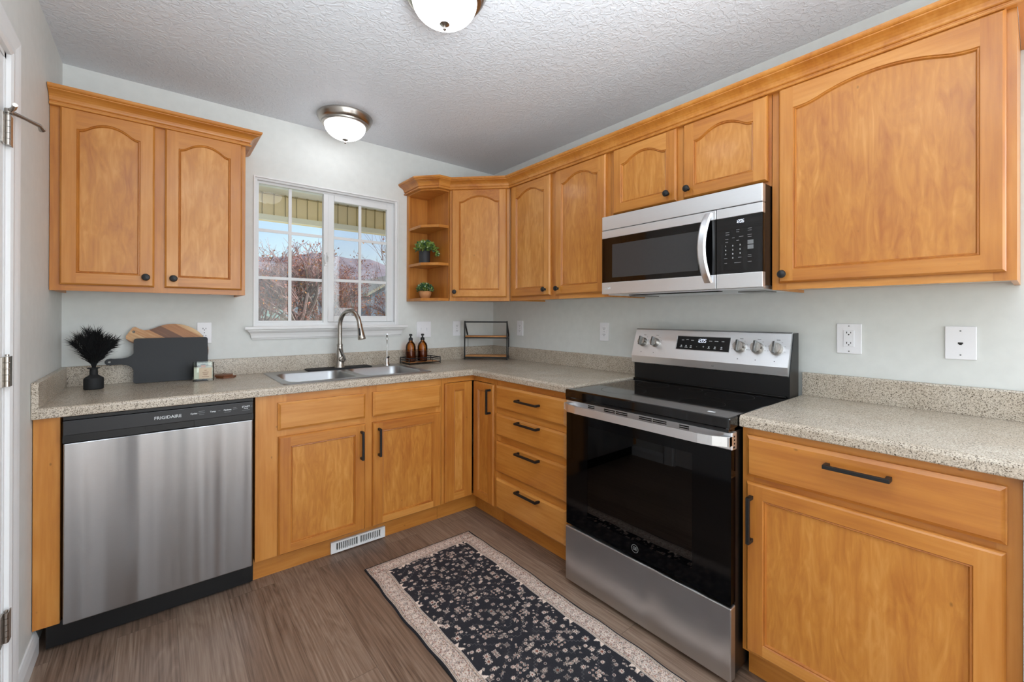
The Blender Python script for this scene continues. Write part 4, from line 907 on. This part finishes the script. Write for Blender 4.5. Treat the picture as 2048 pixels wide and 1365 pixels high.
    nt.links.new(tc.outputs['Object'],no.inputs['Vector']); mr=N(nt,'ShaderNodeMapRange'); mr.inputs['To Min'].default_value=.8; mr.inputs['To Max'].default_value=1.2; nt.links.new(no.outputs['Fac'],mr.inputs['Value'])
    sc_=N(nt,'ShaderNodeVectorMath',operation='SCALE'); nt.links.new(a.outputs['Color'],sc_.inputs[0]); nt.links.new(mr.outputs[0],sc_.inputs['Scale']); nt.links.new(sc_.outputs[0],bs_.inputs['Base Color']); bs_.inputs['Roughness'].default_value=.9; bs_.inputs['Specular IOR Level'].default_value=.2
    bp=N(nt,'ShaderNodeBump'); bp.inputs['Strength'].default_value=.4; bp.inputs['Distance'].default_value=.001; nt.links.new(no.outputs['Fac'],bp.inputs['Height']); nt.links.new(bp.outputs[0],bs_.inputs['Normal'])
    me.materials.append(mt)
    T=Thing('rug','dark charcoal patterned runner rug with a cream border on the floor','rug',(0,0,0),'Z')
    o=bpy.data.objects.new('pile',me); C.objects.link(o); o.parent=T.e
    b=MB(); b.box(rx0+.002,rx1-.005,ry0+.002,ry1-.005,.0005,.0055); T.part('backing',b,'felt')
rug()
# ------------------------------------------------------------------ things on the left counter
ZT0=ZK+.0005
T=Thing('vase','small matte black bottle vase holding black feathery grass','vase',(-2.409,-.17,ZT0),'Z')
vx,vy=-2.409,-.17
b=MB(); b.lathe([(0,0),(.032,0),(.0345,.003),(.0345,.045),(.033,.051),(.018,.062),(.0145,.066),(.0135,.092),(.0225,.095),(.0225,.0975),(.0115,.0985),(.0105,.06),(.028,.045),(.028,.006),(0,.005)],(vx,vy,ZT0),'z',36)
T.part('vase_body',b,'matte_black')
T=Thing('feather_grass','bunch of black pampas grass plumes standing in the black vase','dried grass',(vx,vy,ZT0+.03),'Z')
rg_=random.Random(7)
plumes=[(-.052,.0,.150),(-.022,-.01,.172),(.006,.01,.168),(.052,-.012,.135),(.072,.008,.128),(-.068,.010,.125),(-.012,.02,.155),(-.034,-.02,.145),(.036,-.02,.142),(.020,-.015,.150)]
for i,(px_,py_,h_) in enumerate(plumes):
    b=MB(); base=Vector((vx+px_*.02,vy+py_*.02,ZT0+.05)); top=Vector((vx+px_*.95,vy+py_*.9,ZT0+.085+h_))
    mid=base.lerp(top,.45)+Vector((-px_*.16,0,.016)); P=[base,Vector((vx+px_*.08,vy+py_*.08,ZT0+.105)),mid,top]
    b.tube(P,[.0022,.002,.0015,.0008],5)
    for k in range(430):
        t=.42+.58*rg_.random()**.8; t3=t*3; ii=min(2,int(t3)); o=P[ii].lerp(P[ii+1],t3-ii); ax=(P[ii+1]-P[ii]).normalized()
        dd=Vector((rg_.gauss(0,1),rg_.gauss(0,1),rg_.gauss(0,.6))).normalized(); L_=(.026+.030*rg_.random())*(.7+.5*t)*(1.0 if t<.9 else .8)
        dd=(dd*.62+ax*.95).normalized(); e1=o+dd*L_*.6; e2=o+dd*L_+Vector((0,0,-.10*L_*(1-abs(dd.z)))); w_=dd.cross(Vector((rg_.random(),rg_.random(),.3))).normalized()*.0010
        b.add([o-w_,o+w_,e1+w_*.8,e1-w_*.8,e2],[(0,1,2,3),(3,2,4)])
    T.part('plume',b,'felt')
# cutting boards leaning on the wall
def board_xf(x,z,lean,y): return Matrix.Translation((x,y,z))@Matrix.Rotation(-lean,4,'X')
def outline(pts,n=6):   # closed Catmull-Rom through pts
    out=[]; m=len(pts)
    for i in range(m):
        p0,p1,p2,p3=[Vector((*pts[(i+k-1)%m],0)) for k in range(4)]
        for j in range(n):
            t=j/n; out.append(tuple(.5*((2*p1)+(-p0+p2)*t+(2*p0-5*p1+4*p2-p3)*t*t+(-p0+3*p1-3*p2+p3)*t**3))[:2])
    return out
def plate_hole(poly,hole,y0,y1,b,mi=0):
    for y,fl_ in ((y0,False),(y1,True)):
        bm=bmesh.new(); eds=[]
        for lp in ([poly,hole] if hole else [poly]):
            vs=[bm.verts.new((p[0],y,p[1])) for p in lp]
            for i in range(len(vs)): eds.append(bm.edges.new((vs[i],vs[(i+1)%len(vs)])))
        bmesh.ops.triangle_fill(bm,use_beauty=True,edges=eds); b.bm(bm,mi)
    for lp in ([poly,hole] if hole else [poly]):
        n=len(lp); b.add([(p[0],y0,p[1]) for p in lp]+[(p[0],y1,p[1]) for p in lp],[(i,(i+1)%n,n+(i+1)%n,n+i) for i in range(n)],mi,False)
def acacia():
    m,nt,b=nodes('acacia'); L=nt.links; tc=N(nt,'ShaderNodeTexCoord'); mp=N(nt,'ShaderNodeMapping'); mp.inputs['Rotation'].default_value=(0,math.radians(-33),0); L.new(tc.outputs['Object'],mp.inputs['Vector'])
    sx=N(nt,'ShaderNodeSeparateXYZ'); L.new(mp.outputs[0],sx.inputs[0]); mu=N(nt,'ShaderNodeMath',operation='MULTIPLY'); mu.inputs[1].default_value=24; L.new(sx.outputs['Z'],mu.inputs[0])
    fl_=N(nt,'ShaderNodeMath',operation='FLOOR'); L.new(mu.outputs[0],fl_.inputs[0]); wn_=N(nt,'ShaderNodeTexWhiteNoise',noise_dimensions='1D'); L.new(fl_.outputs[0],wn_.inputs['W'])
    m2=N(nt,'ShaderNodeMapping'); m2.inputs['Scale'].default_value=(4,40,60); L.new(mp.outputs[0],m2.inputs['Vector']); n=N(nt,'ShaderNodeTexNoise'); n.inputs['Scale'].default_value=2; n.inputs['Detail'].default_value=5; L.new(m2.outputs[0],n.inputs['Vector'])
    a=N(nt,'ShaderNodeMath',operation='MULTIPLY_ADD'); a.inputs[1].default_value=.75; L.new(wn_.outputs['Value'],a.inputs[0]); k=N(nt,'ShaderNodeMath',operation='MULTIPLY_ADD'); k.inputs[1].default_value=.4; k.inputs[2].default_value=-.08; L.new(n.outputs['Fac'],k.inputs[0]); L.new(k.outputs[0],a.inputs[2])
    r=ramp(nt,[(.15,(112,66,32)),(.4,(160,100,52)),(.7,(190,132,78)),(.92,(226,190,140))]); L.new(a.outputs[0],r.inputs[0]); L.new(r.outputs[0],b.inputs['Base Color']); b.inputs['Roughness'].default_value=.42
acacia()
lean=math.radians(6.5)
# round wooden paddle board (behind), local x,z with origin at its resting edge
T=Thing('cutting_board','round striped acacia wood paddle board behind the black board','cutting board',(-2.118,-.048,ZT0),'Z')
R_=.147; pts=[]
for k in range(40):
    a=math.radians(158-k*(318)/39); pts.append((R_*math.cos(a),R_+R_*math.sin(a)))
hd=[(-.135,.215),(-.155,.2475),(-.165,.262),(-.185,.259),(-.193,.236),(-.178,.222),(-.150,.214)]
poly=[]
for k in range(44): a=math.radians(122-k*304/43); poly.append((R_*math.cos(a)*1.02,R_+R_*math.sin(a)))
poly=[p for p in poly]
neck=[(-.139,.176),(-.160,.198),(-.176,.208),(-.188,.222),(-.187,.236),(-.176,.254),(-.162,.2765),(-.151,.280),(-.136,.270),(-.118,.262),(-.1,.264)]
poly=poly+neck
hole=[(-.158+.0062*math.cos(a),.2555+.0062*math.sin(a)) for a in [2*PI*k/12 for k in range(12)]]
b=MB(); plate_hole(poly,hole,0,.014,b); b.xf(board_xf(-2.118,ZT0+.0012,lean,-.060)); T.part('board',b,'acacia')
T=Thing('cutting_board','black slate rectangular cutting board with a handle leaning on the backsplash','cutting board',(-2.125,-.085,ZT0),'Z')
bx0,bx1=-.150,.152; h_=.223; r_=.012
pp=rrect(bx0,bx1,0,h_,r_,4); # CCW from +x+y corner ; insert handle on the left side
left_start=[i for i,p in enumerate(pp) if abs(p[0]-bx0)<1e-6]
i0=left_start[0]
hnd=[(bx0,.150),(bx0-.006,.141),(bx0-.020,.132),(bx0-.040,.127),(bx0-.07,.1265),(bx0-.085,.128),(bx0-.097,.1255),(bx0-.1045,.117),(bx0-.1045,.107),(bx0-.097,.098),(bx0-.085,.0955),(bx0-.07,.0975),(bx0-.045,.0975),(bx0-.022,.092),(bx0-.008,.082),(bx0,.070)]
poly=pp[:i0+1]+hnd+pp[i0+1:]
hole=[(bx0-.088+.0055*math.cos(a),.1115+.0045*math.sin(a)) for a in [2*PI*k/12 for k in range(12)]]
b=MB(); plate_hole(poly,hole,0,.009,b); b.xf(board_xf(-2.125,ZT0+.0012,lean*1.15,-.092)); T.part('board',b,'slate_black')
# candle in a glass jar
T=Thing('candle','cream candle in a square clear glass jar with a tan label','candle',(-1.998,-.155,ZT0),'Z')
rz=math.radians(-3); cm=Matrix.Translation((-1.998,-.152,ZT0))@Matrix.Rotation(rz,4,'Z'); cw=.0445; ch=.094
b=MB(); o_=rrect(-cw,cw,-cw*.86,cw*.86,.008,4); i_=rrect(-cw+.003,cw-.003,-cw*.86+.003,cw*.86-.003,.006,4); n=len(o_)
v=[(p[0],p[1],0) for p in o_]+[(p[0],p[1],ch) for p in o_]+[(p[0],p[1],ch) for p in i_]+[(p[0],p[1],.011) for p in i_]
b.add(v,[tuple(range(n))[::-1]]+[(k*n+i,k*n+(i+1)%n,(k+1)*n+(i+1)%n,(k+1)*n+i) for k in range(3) for i in range(n)]+[tuple(range(3*n,4*n))]); b.xf(cm); T.part('glass_jar',b,'jar')
b=MB(); b.prism(rrect(-cw+.0035,cw-.0035,-cw*.86+.0035,cw*.86-.0035,.005,4),'z',.0115,.068); b.xf(cm); wx=T.part('wax',b,'wax')
b=MB(); b.box(-.010,.010,-.001,.001,.06,.078); b.xf(cm); T.part('wick',b,'wick_wood')
b=MB(); b.box(-.018,.036,-cw*.86-.0008,-cw*.86-.0003,.012,.068); b.xf(cm); lb=T.part('label',b,'label_paper')
b=MB()
for z,w0,w1 in ((.055,.004,.014),(.045,-.004,.022),(.036,-.002,.02),(.031,.002,.016),(.022,-.006,.024)): b.box(w0,w1,-cw*.86-.0011,-cw*.86-.0007,z-.0009,z+.0009)
b.xf(cm); T.part('label_print',b,'coaster_wood',lb)
for k,(cx_,cy_,rz,lab) in enumerate(((-1.893,-.108,.15,'dark hexagonal wooden coaster lying under another beside the candle'),(-1.903,-.102,.42,'dark hexagonal wooden coaster on top of its twin beside the candle'))):
    b=MB(); poly=[(cx_+.047*math.cos(rz+PI/3*i),cy_+.047*math.sin(rz+PI/3*i)) for i in range(6)]; b.prism(poly,'z',ZT0+k*.0085,ZT0+k*.0085+.008)
    single('coaster',b,'coaster_wood',lab,'coaster',(cx_,cy_,ZT0+k*.0085),'Z','stack of coasters')
# ------------------------------------------------------------------ soap tray and bottles
T=Thing('tray','black wire tray with a wooden base beside the sink','tray',(-.727,-.105,ZT0),'Z')
tx0,tx1,ty0_,ty1_=-.848,-.606,-.175,-.038
b=MB(); b.box(tx0+.004,tx1-.004,ty0_+.004,ty1_-.004,.922,.928,bv=.001); T.part('tray_base',b,'shelf_wood')
b=MB()
def loop(b,z,r): 
    q=[(tx0,ty0_),(tx1,ty0_),(tx1,ty1_),(tx0,ty1_)]
    for i in range(4): b.tube([(*q[i],z),(*q[(i+1)%4],z)],r,8)
loop(b,.925,.003); loop(b,.942,.0018); loop(b,.958,.003)
for x,y in ((tx0,ty0_),(tx1,ty0_),(tx1,ty1_),(tx0,ty1_)): b.tube([(x,y,ZT0),(x,y,.961)],.0032,8)
for k in range(1,4): b.tube([(tx0+(tx1-tx0)*k/4,ty0_,.925),(tx0+(tx1-tx0)*k/4,ty0_,.958)],.0013,6)
T.part('wire_frame',b,'black_metal')
for bx,lab in ((-.800,'amber glass soap bottle with black cap, left of the pair on the tray'),(-.708,'amber glass soap bottle with black cap, right of the pair on the tray')):
    by=-.100; z0=.9285
    T=Thing('soap_bottle',lab,'bottle',(bx,by,z0),'Z',group='amber soap bottles on the tray')
    b=MB(); b.lathe([(0,0),(.031,0),(.0345,.004),(.035,.01),(.035,.095),(.0345,.108),(.030,.124),(.021,.137),(.0135,.144),(.0125,.150),(.0125,.156)],(bx,by,z0),'z',32); T.part('glass_bottle',b,'amber')
    b=MB(); b.lathe([(0,.002),(.030,.003),(.0325,.01),(.0325,.075),(0,.076)],(bx,by,z0),'z',28); T.part('soap',b,'soap')
    b=MB(); b.lathe([(0,.150),(.0145,.150),(.0145,.166),(.012,.169),(.006,.171),(.0055,.182),(.0105,.184),(.0105,.193),(.009,.196),(0,.197)],(bx,by,z0),'z',24); b.tube([(bx,by,z0+.190),(bx+.012,by+.012,z0+.191),(bx+.020,by+.020,z0+.187)],.004,8); T.part('pump_cap',b,'black_plastic')
# ------------------------------------------------------------------ tiered stand
T=Thing('tiered_stand','black metal two tier stand with wooden shelves in the counter corner','stand',(-.235,-.235,ZT0),'Z')
SM=Matrix.Translation((-.205,-.205,0))@Matrix.Rotation(-PI/4,4,'Z')  # local x along the diagonal, -y towards the room
s0,s1=-.181,.150; yf_,yb_=0,.115; q=.0045; zt=1.211
b=MB()
def bar(p,q2,r=.0045):
    p=Vector(p);q2=Vector(q2); d_=(q2-p).normalized(); u_=Vector((1,0,0)) if abs(d_.x)<.9 else Vector((0,0,1)); a=(u_-d_*u_.dot(d_)).normalized(); c_=d_.cross(a)
    v=[]
    for e_ in (p,q2):
        for i,j in ((-1,-1),(1,-1),(1,1),(-1,1)): v.append(e_+a*i*r+c_*j*r)
    b.add(v,[(3,2,1,0),(4,5,6,7),(0,1,5,4),(1,2,6,5),(2,3,7,6),(3,0,4,7)])
for s_ in (s0,s1):
    bar((s_,yf_,ZT0),(s_,yf_,zt)); bar((s_,yb_,ZT0),(s_,yb_,1.10)); bar((s_,yb_,1.10),(s_,yf_,zt)); bar((s_,yf_,.932),(s_,yb_,.932)); bar((s_,yf_,1.084),(s_,yb_,1.084))
bar((s0,yf_,zt-.0045),(s1,yf_,zt-.0045),.0055)
for z in (.932,1.084): bar((s0,yf_,z),(s1,yf_,z)); bar((s0,yb_,z),(s1,yb_,z))
T.part('metal_frame',b.xf(SM),'black_metal')
for z in (.937,1.089):
    b=MB(); b.box(s0+.005,s1-.005,yf_+.0,yb_-.0,z,z+.010,bv=.001); T.part('wooden_shelf',b.xf(SM),'shelf_wood')
# ------------------------------------------------------------------ potted plants
def foliage(cx,cy,cz,rx,ry,rz_,n,size,mats,seed,droop=None):
    r=random.Random(seed); b=MB()
    for k in range(n):
        th=r.random()*2*PI; ph=math.acos(1-r.random()*1.15); rr=.45+.55*r.random()**.5
        p=Vector((cx+rx*rr*math.sin(ph)*math.cos(th),cy+ry*rr*math.sin(ph)*math.sin(th),cz+rz_*rr*math.cos(ph)))
        if droop and r.random()<.07: p=Vector((droop[0]+r.gauss(0,.006),droop[1]+r.gauss(0,.006),droop[2]-r.random()*.05))
        out=(p-Vector((cx,cy,cz-.02))).normalized(); d_=(out+Vector((r.gauss(0,.5),r.gauss(0,.5),r.gauss(0,.4)))).normalized()
        w_=d_.cross(Vector((r.gauss(0,1),r.gauss(0,1),r.gauss(0,1)))).normalized(); L_=size*(.7+.6*r.random()); W_=L_*.34; nn=d_.cross(w_)*L_*.12
        mi=0 if r.random()<.62 else (1 if r.random()<.6 else 2)
        b.add([p,p+d_*L_*.4+w_*W_+nn,p+d_*L_,p+d_*L_*.4-w_*W_+nn],[(0,1,2),(0,2,3)],mi)
    for k in range(26):
        th=r.random()*2*PI; ph=r.random()*1.1; p=Vector((cx+rx*.85*math.sin(ph)*math.cos(th),cy+ry*.85*math.sin(ph)*math.sin(th),cz+rz_*.9*math.cos(ph)))
        b.tube([(cx,cy,cz-.015),p],.0008,4,1)
    return b
T=Thing('potted_plant','leafy light green plant in a dark grey cylinder pot on the middle shelf','plant',(-.722,-.150,1.620),'Z')
px_,py_,z0=-.712,-.135,1.6205
b=MB(); b.lathe([(0,0),(.036,0),(.039,.003),(.039,.092),(.036,.092),(.035,.080),(0,.080)],(px_,py_,z0),'z',32); pot=T.part('pot',b,'pot_black')
b=MB(); b.lathe([(0,.0),(.0345,0)],(px_,py_,z0+.0805),'z',20); T.part('soil',b,'soil')
T.part('foliage',foliage(px_-.002,py_-.015,z0+.105,.062,.062,.052,560,.022,0,3,(px_+.062,py_-.05,z0+.115)),['leaf_light','leaf_dark','leaf_pale'])
T=Thing('potted_plant','small bushy dark green plant in a tan bowl pot on the bottom shelf','plant',(-.702,-.150,1.375),'Z')
px_,py_,z0=-.706,-.135,1.3755
b=MB(); b.lathe([(0,0),(.026,0),(.034,.01),(.041,.028),(.043,.042),(.040,.052),(.037,.052),(.035,.046),(0,.046)],(px_,py_,z0),'z',32); T.part('pot',b,'terracotta')
b=MB(); b.lathe([(0,.0),(.0355,0)],(px_,py_,z0+.0465),'z',20); T.part('soil',b,'soil')
T.part('foliage',foliage(px_,py_,z0+.060,.055,.055,.048,620,.0145,0,9),['leaf_dark','leaf_light','leaf_pale'])
# ------------------------------------------------------------------ outside the window
plain('grass',(186,192,160),.9,var=.2,bscale=3); plain('hill',(138,130,138),.95,var=.35,bscale=.35); plain('siding_green',(150,172,170),.8); plain('siding_blue',(150,160,176),.8); plain('roof_grey',(122,118,120),.9,var=.2,bscale=12); plain('roof_tan',(196,188,170),.9,var=.1,bscale=8)
plain('patio',(225,222,214),.8); plain('porch_cream',(255,232,182),.6,var=.02); plain('porch_trim',(250,246,230),.6,var=.02); plain('porch_groove',(176,156,100),.7); plain('bark',(132,114,112),.9,var=.25,bscale=20); plain('twig',(164,134,132),.9,var=.3,bscale=6); plain('leaf_red',(176,112,96),.8,var=.3,bscale=5); plain('leaf_orange',(214,146,70),.7,var=.3,bscale=5)
plain('house_window',(70,84,100),.2); plain('fence_wood',(120,104,96),.9,var=.3,bscale=4)
b=MB(); b.box(-6,8,.125,4.2,-.35,-.3); single('patio',b,'patio','pale concrete patio slab just outside the window wall','patio',(0,2,-.35))
b=MB(); b.box(-30,60,4.2,8,-.35,-.3); 
b.add([(-40,8,-.3),(90,8,-.3),(110,70,.95),(-40,70,.95)],[(0,1,2,3)]); b.add([(-40,70,.95),(110,70,.95),(160,170,1.1),(-60,170,1.1)],[(0,1,2,3)])
o=single('lawn',b,'grass','pale grass yard seen at the bottom of the window','lawn'); o['kind']='stuff'
b=MB(); rh=random.Random(2); n=60; P=[]
for i in range(n+1): x=-60+i*230/n; P.append((x,150+8*math.sin(i*.4),19.2+(x-20)*.045+.8*math.sin(i*.33)+.5*math.sin(i*1.3)+.35*rh.random()))
v=[(p[0]-8,p[1]-60,1.0) for p in P]+[(p[0],p[1]-25,11.5) for p in P]+P+[(p[0],p[1]+60,3) for p in P]; m=n+1
b.add(v,[(k*m+i,k*m+i+1,(k+1)*m+i+1,(k+1)*m+i) for k in range(3) for i in range(n)]); single('hillside',b,'hill','dark wooded ridge on the horizon beyond the houses','hill',(50,120,1))
# porch
T=Thing('porch_roof','cream porch roof edge with vertical boards above the view','porch roof',(0,3.0,2.41),'Z')
b=MB(); b.box(-5,6,3.02,3.10,2.41,2.74); T.part('fascia',b,'porch_cream')
b=MB(); b.box(-5,6,2.985,3.02,2.41,2.475); b.box(-5,6,.125,3.1,2.742,2.80); T.part('soffit',b,'porch_trim')
b=MB(); x=-4.0
while x<5: b.box(x-.0045,x+.0045,3.012,3.02,2.475,2.728); b.box(x-.010,x+.010,3.006,3.02,2.727,2.742); b.box(x-.007,x+.007,3.010,3.02,2.478,2.488); x+=.1265
b.box(-5,6,3.012,3.02,2.724,2.730); T.part('board_grooves',b,'porch_groove')
for x in (-4.9,5.9):
    b=MB(); b.box(x-.06,x+.06,2.96,3.08,-.3,2.41); T.part('post',b,'porch_trim')
def house(name,lab,x0,x1,y0,y1,zb,zw,zr,wm,rm,wins,ridge='x'):
    T=Thing('house',lab,'house',((x0+x1)/2,y0,zb),'Z'); b=MB(); b.box(x0,x1,y0,y1,zb,zw); 
    if ridge=='y': b.prism([(x0,zw),(x1,zw),((x0+x1)/2,zr-.15)],'y',y0,y1)
    T.part('walls',b,wm); b=MB()
    if ridge=='x': b.prism([(y0-.4,zw-.05),((y0+y1)/2,zr),(y1+.4,zw-.05)],'x',x0-.4,x1+.4)
    else:
        xm=(x0+x1)/2; e=.45
        b.prism([(x0-e,zw-.3),(xm,zr-.12),(x1+e,zw-.3),(x1+e,zw-.1),(xm,zr+.12),(x0-e,zw-.1)],'y',y0-.4,y1+.4)
    T.part('roof',b,rm)
    for a,c_,w_,h_ in wins:
        b=MB(); ring(b,a-w_/2-.1,a+w_/2+.1,c_-h_/2-.1,c_+h_/2+.1,.1,y0-.06,y0-.001); f=T.part('window_frame',b,'porch_trim'); b=MB(); b.box(a-w_/2,a+w_/2,y0-.03,y0-.001,c_-h_/2,c_+h_/2); T.part('window_pane',b,'house_window',f)
house('a','pale green house at lower left of the window view',-1.6,4.6,30,38,.3,3.2,4.6,'siding_green','roof_grey',[(3.75,2.35,.7,1.0),(1.5,2.3,.9,1.0)])
house('b','grey blue house behind the trees in the middle of the view',4.95,9.3,34,42,.3,3.0,4.2,'siding_blue','roof_grey',[(7.2,2.2,.9,1.0)])
house('c','grey blue house with a pale gable roof at right of the window view',10.2,15.0,29,38,.2,3.0,4.5,'siding_blue','roof_tan',[(12.0,2.4,.6,1.1),(13.6,2.2,.6,1.1)],'y')
T=Thing('fence','low weathered board fence along the yard in front of the houses','fence',(5,26,.35),'Z')
b=MB(); x=-3.0
for k in range(90): b.box(x,x+.15,26,26.03,.36,1.15+.04*math.sin(k*1.7)+(.0 if k%5 else .05)); x+=.19
b.box(-3,14,26.03,26.07,.95,1.02); b.box(-3,14,26.03,26.07,.5,.57); T.part('boards',b,'fence_wood')
def tree(x,y,zb,h,spread,lean_,seed,lab,leaves,orange=.2,r0=.09,lv=5,up=.55,name='bare_tree',stems=3,twm=1):
    r=random.Random(seed); T=Thing(name,lab,'tree',(x,y,zb),'Z'); bt=MB(); bb=MB(); bl=MB(); tips=[]
    def grow(p,d_,L,rad,k):
        n=3; pts=[p]; 
        for i in range(n):
            d_=(d_+Vector((r.gauss(0,.13),r.gauss(0,.13),r.gauss(0,.08)+.03))).normalized(); p=p+d_*L/n; pts.append(p)
        if k>=3: bt.tube(pts,[rad,rad*.9,rad*.8,rad*.7],6,0,True,False)
        else: bb.tube(pts,[rad,rad*.85,rad*.7,rad*.5],3,0,False,False)
        if k==0 or rad<.0012: tips.append(pts); return
        for _ in range(3 if k>1 else 4):
            s_=r.choice([1,2,3,3]); sp_=(Vector((r.gauss(0,1),r.gauss(0,1),r.gauss(0,.5)+.25))).normalized()
            grow(pts[s_],(d_*(1-spread)+sp_*spread+Vector((0,0,up*.25))).normalized(),L*(.62+.22*r.random()),rad*.60,k-1)
        if k<=2: tips.append(pts)
    for s_ in range(stems): 
        a=s_*2*PI/stems+seed; grow(Vector((x+.05*math.cos(a),y+.05*math.sin(a),zb)),Vector((lean_[0]+.18*math.cos(a)*(stems>1),lean_[1]+.18*math.sin(a)*(stems>1),1)).normalized(),h*.36,r0,lv)
    for k in range(leaves):
        t=r.choice(tips); p=r.choice(t)+Vector((r.gauss(0,.05),r.gauss(0,.05),r.gauss(0,.05))); L_=.05+.05*r.random(); a=Vector((r.gauss(0,1),r.gauss(0,1),r.gauss(0,1))).normalized()*L_; c_=Vector((r.gauss(0,1),r.gauss(0,1),r.gauss(0,1))).normalized()*L_*.6
        bl.add([p,p+a*.5+c_*.5,p+a,p+a*.5-c_*.5],[(0,1,2,3)],1 if r.random()<orange else 0)
    T.part('trunk',bt,'bark'); T.part('branches',bb,'twig'); T.part('leaves',bl,['leaf_red','leaf_orange'],kind='stuff')
tree(1.75,12.5,-.1,3.4,.5,(-.18,0),11,'multi-stemmed bare tree with rusty leaves in the middle of the left panes',2600,.22,.13,6)
tree(.75,14.5,-.1,3.2,.55,(.05,0),5,'bushy bare tree with reddish twigs at the far left of the window view',2600,.15,.06,6)
tree(3.1,14,-.1,3.3,.55,(.0,0),8,'dense reddish bare shrub tree behind the centre of the window',3000,.15,.07,6)
tree(3.9,11.5,-.1,2.6,.6,(.15,0),21,'twiggy bare tree with orange leaves in front of the grey house',1800,.4,.06,6)
tree(4.6,8.2,-.3,4.6,.35,(-.75,-.1),31,'tall leaning bare sapling at far right with long diagonal branches',60,.5,.035,4,name='sapling',stems=2)
